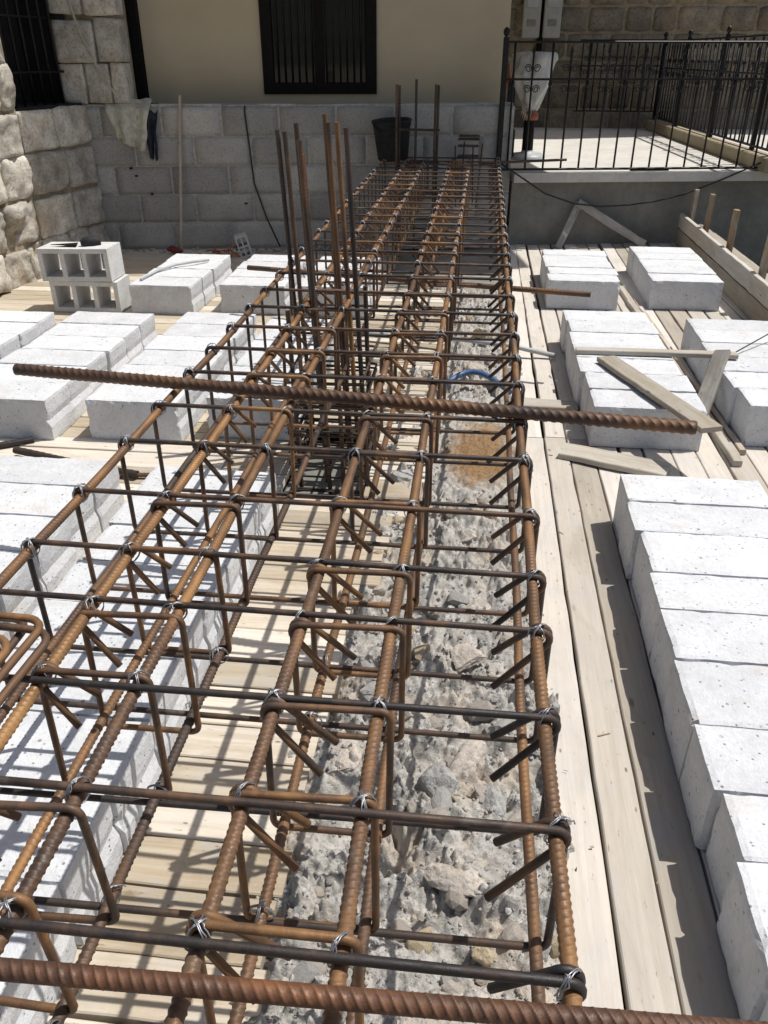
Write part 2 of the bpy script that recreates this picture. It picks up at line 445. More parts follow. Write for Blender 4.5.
# right hand formwork deck: long boards running along the beam
mb = MB()
xs = [.205, .288, .372, .462, .553, .640, .738, .826, .915, 1.005, 1.09, 1.185, 1.28, 1.37, 1.46, 1.52]
for i in range(len(xs) - 1):
    w = xs[i + 1] - xs[i]; xm = (xs[i] + xs[i + 1]) / 2; g = .004 + rnd.random() * .004
    cut = 2.80 + (0 if i < 4 else rnd.uniform(-.5, .6)); dz = rnd.uniform(-.003, .002)
    sk = rnd.uniform(-.006, .006) if 1 < i else 0
    mb.plank((xm, -1.2, dz), (xm + sk * .3, cut - .004, dz), w - g, .025, rnd, jit=.0009)
    sk2 = rnd.uniform(-.012, .012)
    mb.plank((xm + sk2 * .3, cut + .005, dz - .002), (xm - sk2, 6.6, dz), w - g - .004, .025, rnd, jit=.0012)
struct(mb.build('formwork_deck', M['deck']))
# left hand deck: boards laid across
mb = MB()
y = -1.2
while y < 6.35:
    w = rnd.choice((.085, .09, .095, .10, .12, .10)); ym = y + w / 2; g = .003 + rnd.random() * .003
    xr = -.275 if y < 1.75 else (-.57 if y > 4.85 else (-.13 if y > 2.1 else -.2))
    xr += rnd.uniform(-.02, .02); dz = rnd.uniform(-.003, .002)
    segs = []
    cuts = sorted([-3.3, xr, rnd.uniform(-1.05, -.75), rnd.uniform(-2.2, -1.6)])
    for a, b in zip(cuts[:-1], cuts[1:]): segs.append((a + .002, b - .002))
    for a, b in segs:
        parts = [(a, b)]
        if y + w > HOLE[2] and y < HOLE[3]:
            parts = [(a, min(b, HOLE[0])), (max(a, HOLE[1]), b)]
        for (p, q) in parts:
            if q - p > .03: mb.plank((p, ym, dz), (q, ym + rnd.uniform(-.002, .002), dz), w - g, .025, rnd, jit=.0009)
    y += w
struct(mb.build('cross_board_deck', M['deck_warm']))
mb = MB(); mb.box((-.185, 5.55, -.11), (.76, 1.6, .16)); struct(mb.build('trench_floor', M['rubble_floor']))

# mortar and rubble bed between the two decks
def rub_z(x, y):
    p = Vector((x, y, 0))
    e = max(0, abs(x + .03) - .2) * .22
    w = Vector((noise.noise(p * 14), noise.noise(p * 14 + Vector((9, 0, 0))), 0)) * .02
    v = noise.voronoi((p + w) * 13)[0]; v2 = noise.voronoi((p + w) * 38 + Vector((3, 1, 0)))[0]; v3 = noise.voronoi((p + w * .5) * 72)[0]
    m = max(0, min(1, .5 + 1.6 * fbm(p * 6 + Vector((2, 8, 0)), 2)))
    lump = (min(v[1] - v[0], .5)) * .050 * (.3 + m) + min(v2[1] - v2[0], .5) * .030 * m + max(0, .62 - v3[0]) * .030 * (.25 + m) + max(0, .6 - noise.voronoi(p * 165)[0][0]) * .010
    z = -.030 + .040 * fbm(p * 5.5, 4) + .012 * fbm(p * 30 + Vector((5, 5, 0)), 3) + lump - e
    ea = ((x - .075) / .2) ** 2 + ((y - 2.68) / .42) ** 2
    if ea < 1: z = z * (1 - .75 * (1 - ea)) - .012 * (1 - ea)
    return max(-.075, min(z, .09))
mb = MB(); ys = []
y = -.4
while y < 5.0: ys.append(y); y += .0034 if y < 1.5 else (.0065 if y < 2.5 else .014)
xs_ = [-.36 + i * .0037 for i in range(162)]
vv = [(x, y, rub_z(x, y)) for y in ys for x in xs_]
nx = len(xs_); ff = [(j * nx + i, j * nx + i + 1, (j + 1) * nx + i + 1, (j + 1) * nx + i) for j in range(len(ys) - 1) for i in range(nx - 1)
                     if not (xs_[i] < HOLE[1] + .01 and HOLE[2] - .02 < ys[j] < HOLE[3])]
mb.add(vv, ff, None, .5, True); o = struct(mb.build('rubble_bed', M['rubble']))

def rock(size, seed, flat=.75, sub=3, ang=1.0):
    """an angular stone: a ball cut by random planes, then roughened"""
    rr = random.Random(seed)
    planes = []
    for _ in range(14):
        d = Vector((rr.gauss(0, 1), rr.gauss(0, 1), rr.gauss(0, 1))).normalized(); planes.append((d, rr.uniform(.45, .85)))
    import bmesh
    bm = bmesh.new(); bmesh.ops.create_icosphere(bm, subdivisions=sub, radius=1)
    for v in bm.verts:
        d = v.co.normalized(); r = 1.0
        for pd, h in planes:
            k = d.dot(pd)
            if k > 1e-3: r = min(r, h / k)
        r += .06 * fbm(d * 2.6 + Vector((seed, 0, 0)), 5)
        v.co = Vector((d.x * r * size[0], d.y * r * size[1], d.z * r * size[2]))
    bm.verts.ensure_lookup_table()
    vs = [v.co.copy() for v in bm.verts]; fs = [tuple(v.index for v in f.verts) for f in bm.faces]; bm.free()
    return vs, fs
def add_rock(mb, c, size, seed, sub=3, rz=0, tint=.5):
    vs, fs = rock(size, seed, sub=sub); m = Matrix.Rotation(rz, 3, 'Z'); c = Vector(c)
    mb.add([c + m @ v for v in vs], fs, None, tint, False)
# gravel nobody could count
mb = MB(); g_rocks = [rock((1, 1, .8), 300 + k, sub=1) for k in range(8)]
for k in range(5200):
    x = rnd.uniform(-.28, .23); y = rnd.uniform(.25, 4.6) if k % 3 else rnd.uniform(.3, 1.8)
    if 2.35 < y < 3.0 and x > -.05 and k % 6: continue
    s = .002 + .009 * rnd.random() ** 3
    vs, fs = g_rocks[k % 8]; m = Matrix.Rotation(rnd.random() * 6.28, 3, Vector((rnd.gauss(0, 1), rnd.gauss(0, 1), rnd.gauss(0, 1))).normalized())
    c = Vector((x, y, rub_z(x, y) + s * .3)); mb.add([c + (m @ v) * s for v in vs], fs, None, rnd.random())
stuff(mb.build('gravel', M['grey_stone']))
# the stones one can tell apart
STONES = [(-.005, 1.11, (.050, .060, .040), 'grey_stone', 'large mortar crusted stone in the rubble strip beside a pale one'),
          (.085, 1.085, (.055, .042, .038), 'grey_stone', 'angular grey stone leaning beside the largest crusted stone'),
          (.035, 1.19, (.060, .045, .030), 'pink_stone', 'big pale pink stone behind the crusted stones in the rubble'),
          (.02, .91, (.036, .062, .022), 'pink_stone', 'long flat pale pink stone in the near rubble'),
          (.075, .785, (.022, .020, .020), 'yellow_stone', 'small yellow stone at the near end of the rubble'),
          (-.215, 1.14, (.050, .050, .028), 'pink_stone', 'pink stone at the left edge of the rubble'),
          (.02, 2.08, (.055, .035, .028), 'pink_stone', 'flat pink slab of stone just before the brown earth'),
          (.03, 1.52, (.060, .045, .026), 'pink_stone', 'pale stone halfway along the rubble under the crossbars'),
          (.055, 1.72, (.045, .035, .03), 'pink_stone', 'pale wedge of stone in the middle of the rubble'),
          (.10, 1.70, (.034, .034, .026), 'grey_stone', 'grey stone touching the pale wedge in the rubble'),
          (-.20, 2.42, (.06, .065, .06), 'grey_stone', 'dark upright stone at the edge of the left deck'),
          (.02, .66, (.07, .05, .022), 'pink_stone', 'flat pink stone at the bottom edge under the thick bar'),
          (.03, 3.52, (.06, .05, .05), 'pink_stone', 'pale stone in the rubble just beyond the grey pipe'),
          (.05, 3.95, (.075, .06, .055), 'yellow_stone', 'brownish stone further along the rubble beyond the pipe'),
          (.0, 3.12, (.05, .05, .04), 'grey_stone', 'stone under the blue hose')]
for i, (x, y, s, m, lab) in enumerate(STONES):
    mb = MB(); vs, fs = rock((s[0] * 1.1, s[1] * 1.1, s[2] * 1.1), 64 + i, sub=4); mb.add(vs, fs, None, .5, False)
    o = mb.build('stone', M[m]); o.location = (x, y, max(-.02, rub_z(x, y) - .01) + s[2] * .02); o.rotation_euler = (rnd.uniform(-.2, .2), rnd.uniform(-.2, .2), rnd.uniform(0, 6))
    tag(o, lab, 'stone')
pool = []
for k in range(6):
    mb = MB(); vs, fs = rock((1, .8, .65), 90 + k, sub=2); mb.add(vs, fs, None, .3 + .1 * k, False); pool.append(mb.mesh('stone', M[('pink_stone', 'grey_stone', 'pink_stone', 'yellow_stone', 'grey_stone', 'pink_stone')[k]]))
for k in range(190):
    x = rnd.uniform(-.25, .20); y = rnd.choice((rnd.uniform(.45, 2.3), rnd.uniform(2.9, 4.8))); s = .010 + .034 * rnd.random() ** 1.4
    o = link('stone', pool[k % 6]); o.location = (x, y, rub_z(x, y) + s * .1); o.scale = (s, s, s); o.rotation_euler = (rnd.uniform(-.4, .4), rnd.uniform(-.4, .4), rnd.uniform(0, 6))
    tag(o, 'small stone half sunk in the grey rubble under the rebar cage', 'stone', 'small stones in the rubble')

# ------------------------------------------------------------------ back wall frame (slightly turned)
W0 = Vector((-2.68, 5.795, 0)); EU = (Vector((.245, 6.303, 0)) - W0).normalized(); EN = Vector((EU.y, -EU.x, 0)); UP = Vector((0, 0, 1))
def wp(u, z, off=0): return W0 + EU * u + UP * z - EN * off      # off: metres behind the face
WM = Matrix((EU, -EN, UP)).transposed()                           # local x along, y behind, z up
def wbox(mb, u0, u1, z0, z1, d0, d1, tint=.5, bev=0):
    mb.box(wp((u0 + u1) / 2, (z0 + z1) / 2, (d0 + d1) / 2), (u1 - u0, d1 - d0, z1 - z0), WM, tint, bev)

# the low block wall
wall = thing('block_wall', 'low grey concrete block wall below the beige house front', 'wall', W0)
def under(o, par):
    o.parent = par; o.matrix_parent_inverse = Matrix.Translation(par.location).inverted() if par.rotation_euler[:] == (0, 0, 0) else par.matrix_world.inverted()
    return o
mb = MB(); fr = (W0, EU, UP, EN)
for r in range(5):
    z0 = r * .188; u = -.10 if r % 2 else .11 - .42
    u += rnd.uniform(-.03, .03)
    while u < 2.95:
        w = .40 + rnd.uniform(-.01, .01); a = max(u, -.12); b = min(u + w, 2.935)
        if b - a > .05: mb.stone(fr, a + .005, b - .005, z0 + .005 + (0 if r else .002), z0 + .188 - .003, .12, .004, .004, r * 31 + int(u * 40), 6, rnd.random(), .02, 14)
        u += w + .004
under(mb.build('blocks', M['cmu']), wall)
mb = MB(); wbox(mb, -.14, 2.93, -.02, .935, .004, .18); 
for k in range(12):
    a = -.1 + k * .252; wbox(mb, a, a + .25, .93, .945 + rnd.random() * .01, .01 + rnd.random() * .01, .17, .5)
under(mb.build('mortar', M['pale_mortar']), wall)
mb = MB()
for (u, z) in ((.27, .50), (.36, .38), (1.02, .31), (1.72, .30), (.24, .55)):
    mb.lathe([(.012, 0), (.012, .01)], 10, wp(u, z) + EN * .004)
under(mb.build('hole_plugs', M['dark_room']), wall)

# the house front with its window
house = thing('house_front', 'beige rendered house front with one dark barred window', 'house', wp(1.6, 0, .35))
mb = MB()
wu0, wu1, wz0, wz1 = 1.178, 1.985, 1.0, 2.25
D0 = .35; D1 = 3.4; HH = 5.3
wbox(mb, .36, wu0, -.2, HH, D0, D0 + .25); wbox(mb, wu1, 2.925, -.2, HH, D0, D0 + .25)
wbox(mb, wu0, wu1, -.2, wz0, D0, D0 + .25); wbox(mb, wu0, wu1, wz1, HH, D0, D0 + .25)
wbox(mb, .36, .6, -.2, HH, D0 + .25, D1); wbox(mb, 2.675, 2.925, -.2, HH, D0 + .25, D1); wbox(mb, .36, 2.925, -.2, HH, D1, D1 + .2)
under(mb.build('wall', M['render']), house)
mb = MB(); wbox(mb, .2, 3.05, HH + .002, HH + .2, D0 - .12, D1 + .3); wbox(mb, -.4, 4.45, 3.2, 3.38, -.42, D0 - .003); wbox(mb, 2.928, 4.45, 3.2, 3.38, D0, 2.9); under(mb.build('roof', M['cement']), house)
win = MB(); d = D0 + .05
for (a, b, c2, e) in ((wu0, wu1, wz0, wz0 + .07), (wu0, wu1, wz1 - .07, wz1), (wu0, wu0 + .075, wz0 + .07, wz1 - .07), (wu1 - .075, wu1, wz0 + .07, wz1 - .07), ((wu0 + wu1) / 2 - .035, (wu0 + wu1) / 2 + .035, wz0 + .07, wz1 - .07)):
    wbox(win, a, b, c2, e, D0 - .015, D0 + .09)
window = under(win.build('window', M['dark']), house)
mb = MB(); wbox(mb, wu0 + .07, wu1 - .07, wz0 + .06, wz1 - .06, D0 + .06, D0 + .07); o = mb.build('pane', M['glass']); o.parent = window; o.matrix_parent_inverse = window.matrix_basis.inverted()
mb = MB()
for k in range(15):
    u = wu0 + .06 + k * (wu1 - wu0 - .12) / 14; mb.tube([wp(u, wz0 + .02, D0 + .01), wp(u, wz1 - .02, D0 + .01)], .0065, 6)
o = mb.build('grille', M['black_iron']); o.parent = window; o.matrix_parent_inverse = window.matrix_basis.inverted()
mb = MB(); wbox(mb, wu0 + .02, wu1 - .02, wz0 - .2, wz1 + .2, D0 + .3, D0 + .32); under(mb.build('dark_room_sheet', M['dark_room']), house)  # near-black sheet standing in for the unlit room behind the pane

# dark shutter leaf filling the gap between stone pillar and house
mb = MB(); wbox(mb, -.25, .352, -.2, 4.9, .36, .40); wbox(mb, -.02, .352, .92, 4.9, .30, .358)
tag(mb.build('shutter', M['dark']), 'tall black shutter in the gap between stone pillar and house', 'shutter')

# ------------------------------------------------------------------ rough stone wall on the left
swall = thing('stone_wall', 'rough limestone wall with a dark barred opening at the left edge', 'wall', (-2.8, 5, 0))
mb = MB(); core = MB()
def frame(a, b):
    a = Vector(a); b = Vector(b); d = (b - a).normalized(); return (a, d, UP, Vector((d.y, -d.x, 0))), (b - a).length
PA, PB, PC = (-2.93, 3.0, 0), (-2.79, 5.08, 0), (-2.68, 5.80, 0)
frA, LA = frame(PA, PB); frB_, LB = frame(PB, PC)
def course(fr, y0, y1, z0, z1, seed, wmin, wmax, bulge, rough):
    rr = random.Random(seed); u = y0; k = 0
    while u < y1 - .02:
        w = rr.uniform(wmin, wmax)
        if y1 - (u + w) < wmin * .6: w = y1 - u
        dz = rr.uniform(-.012, .012)
        mb.stone(fr, u + .006, min(u + w, y1) - .006, z0 + .006 + dz, z1 - .006 + dz, .14, .8 * bulge * rr.uniform(.6, 1.4), rough, seed * 7.3 + u * 11, 16, rr.random(), .035, 6)
        u += w; k += 1
zs = [-.02, .21, .46, .71, .95]
for k in range(4):
    course(frA, 0, LA, zs[k], zs[k + 1], 11 + k, .24, .40, .035, .042 if k < 2 else .030)
    course(frB_, 0, LB, zs[k], zs[k + 1], 21 + k, .22, .40, .026, .028)
zs2 = [.95, 1.20, 1.46, 1.70, 1.95, 2.2, 2.45, 2.7, 2.95, 3.2]
for k in range(9): course(frA, 0, LA, zs2[k], zs2[k + 1], 31 + k, .24, .42, .035, .03)
for k in range(5, 9): course(frB_, 0, LB, zs2[k], zs2[k + 1], 77 + k, .3, .4, .02, .02)
# the pillar that faces the yard
frP, LP = frame((-2.84, 5.80, 0), (-2.385, 5.84, 0))
for k in range(9): course(frP, .0, LP, zs2[k], zs2[k + 1], 51 + k, .14, .28, .012, .014)
under(mb.build('stones', M['limestone']), swall)
def slab(p, L, fr, z0, z1, u0=0):
    o, e, w, n = fr; ang = math.atan2(e.y, e.x)
    core.box(o + e * ((u0 + L) / 2) + UP * ((z0 + z1) / 2) - n * .21, (L - u0, .40, z1 - z0), Matrix.Rotation(ang, 3, 'Z'))
slab(0, LA, frA, -.1, 3.2); slab(0, LB + .15, frB_, -.1, .94, .01); slab(0, LB, frB_, 2.21, 3.2, .01)
core.box((-2.63, 5.96, 2.05), (.42, .20, 2.2))
under(core.build('mortar', M['mortar']), swall)
o_, e_, w_, n_ = frB_; RZ = Matrix.Rotation(math.atan2(e_.y, e_.x), 3, 'Z')
mb = MB(); mb.box(o_ + e_ * .38 - n_ * .44 + UP * 1.58, (.8, .04, 1.3), RZ); mb.box(o_ + e_ * .74 - n_ * .25 + UP * 1.58, (.02, .36, 1.24), RZ); mb.box(o_ + e_ * .37 - n_ * .22 + UP * .952, (.7, .38, .02), RZ)
under(mb.build('opening_lining', M['dark_room']), swall)
gr = MB()
for k in range(7): gr.tube([o_ + e_ * (.05 + k * .10) - n_ * .12 + UP * .96, o_ + e_ * (.05 + k * .10) - n_ * .12 + UP * 2.2], .009, 6)
for z in (1.15, 1.45, 1.75, 2.05): gr.tube([o_ - n_ * .12 + UP * z, o_ + e_ * .71 - n_ * .12 + UP * z], .008, 6)
under(gr.build('grille', M['black_iron']), swall)
# ------------------------------------------------------------------ terrace at the back right
mb = MB()
wbox(mb, 2.95, 6.6, .445, .51, -.06, 4.2); struct(mb.build('terrace_floor', M['terrace']))
mb = MB(); wbox(mb, 2.952, 6.6, -.25, .443, .01, .2)
tag(mb.build('retaining_wall', M['cement']), 'plain grey rendered wall carrying the terrace slab', 'wall')
mb = MB(); mb.box((1.975, 8.36, .56), (.13, 3.86, .10), Matrix.Rotation(.05, 3, 'Z'), .5, .008); tag(mb.build('kerb', M['kerb']), 'beige raised kerb under the side railing of the terrace', 'kerb')
sw = thing('rear_stone_wall', 'coursed brown stone wall in shade behind the terrace', 'wall', (2, 10.4, 0))
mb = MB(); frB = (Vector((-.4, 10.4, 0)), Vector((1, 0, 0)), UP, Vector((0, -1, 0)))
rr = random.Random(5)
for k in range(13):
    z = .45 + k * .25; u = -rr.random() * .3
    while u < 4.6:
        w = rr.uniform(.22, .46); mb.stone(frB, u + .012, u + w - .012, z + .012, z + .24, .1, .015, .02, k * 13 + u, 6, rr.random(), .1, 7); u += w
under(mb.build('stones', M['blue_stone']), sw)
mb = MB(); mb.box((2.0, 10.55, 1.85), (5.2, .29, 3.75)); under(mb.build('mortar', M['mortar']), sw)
mb = MB(); mb.box((2.9, 10.6, 6.3), (2.95, .4, 5.1)); mb.box((.5, 10.6, 4.4), (1.84, .4, 1.3)); mb.box((5.0, 10.6, 4.1), (1.24, .4, .7)); under(mb.build('upper_wall', M['render']), sw)
for k, (x, lab) in enumerate(((.445, 'left of two pale meter boxes high on the rear stone wall'), (.665, 'right of two pale meter boxes high on the rear stone wall'))):
    b = thing('meter_box', lab, 'meter box', (x, 10.27, 1.40))
    mb = MB(); mb.box((0, 0, .26), (.185, .18, .52), None, .5, .012); mb.build('case', M['pale_box'], b)
    mb = MB(); mb.box((0, -.096, .14), (.09, .01, .06), None, .5, .003); mb.build('window', M['cement'], b)
    mb = MB(); mb.box((0, -.096, .36), (.12, .01, .16), None, .5, .003); mb.build('panel', M['grey_plastic'], b)
mb = MB(); mb.tube([(.555, 10.33, .6), (.555, 10.33, 2.9)], .035, 10); tag(mb.build('drain_pipe', M['dark']), 'dark vertical pipe between the meter boxes', 'pipe')

# railings
def spiral(c, eu, r, turns, sgn, n=26):
    return [c + eu * (sgn * r * (1 - .7 * k / n) * math.cos(turns * 2 * PI * k / n)) + UP * (r * (1 - .7 * k / n) * math.sin(turns * 2 * PI * k / n)) for k in range(n + 1)]
def railing(label, p0, p1, zb, zm, zt, n, posts, deco, group='black iron railings of the terrace', rb=.0075):
    p0 = Vector(p0); p1 = Vector(p1); L = (p1 - p0).length; e = (p1 - p0) / L
    t = thing('metal_railing', label, 'railing', p0, (0, 0, math.atan2(e.y, e.x)), group)
    X = Vector((1, 0, 0))
    for nm, z, w in (('top_rail', zt, .030), ('middle_rail', zm, .024), ('bottom_rail', zb, .026)):
        mb = MB(); mb.box((L / 2, 0, z), (L, w, .014), None, .5, .003); mb.build(nm, M['black_iron'], t)
    full = MB(); full.tube([(0, 0, zb), (0, 0, zt)], rb, 8); full.tube([(0, 0, zm - .05), (0, 0, zm - .03), (0, 0, zm - .01)], lambda i: rb * (1, 2, 1)[i], 8); fm = full.mesh('baluster', M['black_iron'])
    sm = MB(); sm.tube([(0, 0, zb), (0, 0, zt - .07)], lambda i: rb * (1, .9)[i], 8); sm.tube([(0, 0, zt - .075), (0, 0, zt - .055), (0, 0, zt - .02)], lambda i: rb * (1, 1.6, .15)[i], 8); smm = sm.mesh('baluster', M['black_iron'])
    dm = []
    for s in (-1, 1):
        for zz in (zm + .065, zm - .06):
            ds = MB(); ds.tube(spiral(Vector((s * .03, 0, zz)), X, .026, 1.6, s), .0035, 5); dm.append(ds.mesh('scroll', M['black_iron']))
    for k in range(n):
        x = (k + .5) * L / n; isf = (k % 2 == 0) or not deco
        o = link('baluster', fm if isf else smm, t); o.location = (x, 0, 0)
        if deco and not isf:
            for q in dm: o = link('scroll', q, t); o.location = (x, -.004, 0)
    for x in posts:
        mb = MB(); mb.box((x, 0, (zb - .05 + zt + .03) / 2), (.034, .034, zt - zb + .08), None, .5, .003)
        mb.lathe([(.006, zt + .03), (.018, zt + .04), (.023, zt + .058), (.018, zt + .076), (.004, zt + .086)], 12, (x, 0, 0)); mb.build('post', M['black_iron'], t)
    return t
railing('black iron railing along the front edge of the terrace', wp(2.835, 0, -.02), wp(6.335, 0, -.02), .53, 1.10, 1.32, 27, (0.0,), True)
railing('black iron railing along the right side kerb of the terrace', (1.89, 10.3, .0), (2.085, 6.42, 0), .64, 1.12, 1.37, 36, (.02, 1.0, 2.2, 3.3), True)
railing('black iron railing at the rear against the brown stone wall', (.98, 10.15, 0), (1.86, 10.15, 0), .70, 1.14, 1.38, 12, (), True)

# wrapped post standing on the terrace
w = thing('wrapped_post', 'dark post on a round base wrapped in white plastic at its top', 'post', (.36, 7.2, .512))
mb = MB(); mb.lathe([(.15, 0), (.15, .015), (.12, .035), (.05, .045), (.045, .06)], 24, (0, 0, 0)); mb.build('base', M['grey_plastic'], w)
mb = MB(); mb.lathe([(.045, .05), (.042, .30)], 16); mb.build('pole', M['dark'], w)
mb = MB(); mb.lathe([(.05, .28), (.056, .30), (.056, .33), (.045, .345)], 16, (.01, 0, 0)); mb.build('orange_band', M['orange'], w)
mb = MB(); mb.lathe([(.03, .33), (.055, .36), (.085, .41), (.115, .48), (.135, .54), (.15, .60), (.148, .66), (.150, .70), (.145, .735), (.13, .75), (.02, .755)], 48, (0, 0, 0), .5, .42, 4)
mb.v = [(v[0] * 1.02 + .02 * math.sin(v[2] * 9), v[1] * .8, v[2]) for v in mb.v]; mb.build('plastic_wrap', M['plastic_white'], w)
mb = MB()
for k in range(3): mb.tube([(-.05 + k * .012, -.07, .42), (-.07 + k * .01, -.08, .34), (-.05 + k * .02, -.07, .28), (-.03 + k * .02, -.06, .36)], .004, 6)
mb.build('string', M['pale_cable'], w)
mb = MB(); mb.box((.20, 7.15, .62), (.10, .08, .22), None, .5, .01); mb.box((.20, 7.15, .9), (.06, .05, .34), None, .5, .01); tag(mb.build('tool_stand', M['rubber']), 'black boxy tool behind the corner of the block wall', 'tool')
mb = MB(); mb.box((.19, 7.6, 1.10), (.10, .1, .18), Matrix.Rotation(.2, 3, 'Y'), .5, .03); tag(mb.build('orange_sack', M['orange']), 'orange bundle beside the white wrapped post', 'bundle')
rnd2 = random.Random(3)
mb = MB(); mb.plank(wp(3.82, .522, .02), wp(4.10, .522, .02), .03, .012, rnd2); tag(mb.build('wood_strip', M['dark']), 'thin dark strip lying on the edge of the terrace slab', 'strip')

# ------------------------------------------------------------------ white blocks
def block_mesh(seed, w=.395, dpt=.176, h=.16, groove=False, rough=1.0):
    """a dense block with rough arrises: a gridded box pushed about by noise"""
    rr = random.Random(seed); n = (18, 10, 8); off = Vector((seed * 5.1, seed * 2.3, 0)); vs = []; idx = {}; fs = []
    def V(i, j, k):
        key = (i, j, k)
        if key in idx: return idx[key]
        def gx(i, n, s):
            f = i / n; f = .5 - .5 * math.cos(PI * f) if True else f
            f = .45 * f + .55 * (i / n); return (f - .5) * s
        x, y, z = gx(i, n[0], w), gx(j, n[1], dpt), gx(k, n[2], h) + h / 2
        ext = (i in (0, n[0])) + (j in (0, n[1])) + (k in (0, n[2]))
        p = Vector((x, y, z)) * 24 + off
        nv = Vector((noise.noise(p), noise.noise(p + Vector((7, 0, 0))), noise.noise(p + Vector((0, 7, 0)))))
        c = Vector((x, y, z)); d = nv * .0014 * rough
        if ext >= 2:
            inn = Vector((-1 if i == n[0] else (1 if i == 0 else 0), -1 if j == n[1] else (1 if j == 0 else 0), -1 if k == n[2] else (1 if k == 0 else 0)))
            chip = max(0, noise.noise(p * 1.1 + Vector((3, 3, 3))) - .15) * ((.012 if groove else .018) if i in (0, n[0]) and j in (0, n[1]) else .005) * rough
            d += inn * (.0016 + abs(nv.x) * .0016 * rough + chip)
        if groove and i in (0, n[0]): d += Vector(((-1 if i == 0 else 1) * (-.004 if k == 4 else (.004 if k < 4 else 0)), 0, 0))
        if k == 0: d.z = max(d.z, 0) * .3
        idx[key] = len(vs); vs.append(c + d); return idx[key]
    for (a, b, c) in ((0, 1, 2), (1, 2, 0), (2, 0, 1)):
        for side in (0, n[a]):
            for q in range(n[b]):
                for r in range(n[c]):
                    def K(q, r):
                        k = [0, 0, 0]; k[a] = side; k[b] = q; k[c] = r; return V(*k)
                    f = (K(q, r), K(q + 1, r), K(q + 1, r + 1), K(q, r + 1))
                    fs.append(f if side else f[::-1])
    mb = MB(); mb.add(vs, fs, None, .5, False); return mb.mesh('concrete_block', M['white_block'])
BR = [block_mesh(k) for k in range(11)]; BL = [block_mesh(20 + k, groove=True) for k in range(11)]
brnd = random.Random(11); bcount = [0]
def row(meshes, xa, xb, joints, where, n0, group, near_first=True, hide=False):
    """joints: y of the block boundaries from near to far"""
    js = sorted(joints); nb = len(js) - 1
    for k in range(nb):
        o = link('concrete_block', meshes[(bcount[0] * 3 + k) % len(meshes)]); bcount[0] += 1
        d = js[k + 1] - js[k]
        o.location = ((xa + xb) / 2 + brnd.uniform(-.008, .008), (js[k] + js[k + 1]) / 2, 0)
        flip = brnd.random() < .5
        o.scale = ((xb - xa) / .395, (d - .002) / .176, 1 + brnd.uniform(-.012, .012)); o.rotation_euler = (0, 0, brnd.uniform(-.008, .008) + (PI if flip else 0))
        i = k + n0 if near_first else nb - 1 - k
        tag(o, f'white block, {ORD[i]} from {"near" if near_first else "far"} end of {where}', 'concrete block', group)
def ev(a, b, n): return [a + (b - a) * i / n for i in range(n + 1)]
row(BR, .458, .858, [.15, .33, .51, .69, .869, 1.005, 1.165, 1.354, 1.528, 1.678, 1.872, 2.036, 2.204], 'right foreground row', 0, 'blocks of the right foreground row', False)
row(BR, .440, .835, ev(2.735, 3.99, 7), 'row under loose planks', 0, 'blocks of the row under loose planks')
row(BR, .412, .805, ev(4.58, 5.40, 5), 'far row right of cage', 0, 'blocks of the far row right of cage')
row(BR, .985, 1.372, ev(4.63, 5.56, 5), 'far right row by formwork', 0, 'blocks of the far right row')
row(BR, 1.00, 1.39, ev(2.80, 3.91, 6), 'row at right edge', 0, 'blocks at the right edge')
row(BL, -1.88, -1.53, ev(4.22, 5.02, 4), 'far left row past hollow blocks', 0, 'blocks of the far left row')
row(BL, -1.395, -1.03, ev(4.28, 5.04, 4), 'row behind upright starter bars', 0, 'blocks behind the starter bars')
row(BL, -2.42, -2.02, ev(2.95, 3.66, 4), 'row at left edge', 0, 'blocks at the left edge')
row(BL, -1.92, -1.53, ev(2.56, 3.69, 6), 'wide middle left row', 0, 'blocks of the wide middle left row')
row(BL, -1.39, -1.045, ev(2.59, 3.75, 6), 'row left of cage, past wide row', 0, 'blocks of the row left of the cage')
row(BL, -1.44, -1.065, ev(.37, 2.12, 10), 'left foreground row', 0, 'blocks of the left foreground row', False)
row(BL, -.945, -.568, ev(.19, 2.10, 11), 'near row under the cage', 0, 'blocks under the cage', False)
row(BL, -.955, -.63, ev(2.66, 3.70, 6), 'row under cage by column bars', 0, 'blocks under the cage by the column')
row(BL, -.955, -.58, ev(4.28, 5.04, 4), 'farthest row under the cage', 0, 'farthest blocks under the cage')

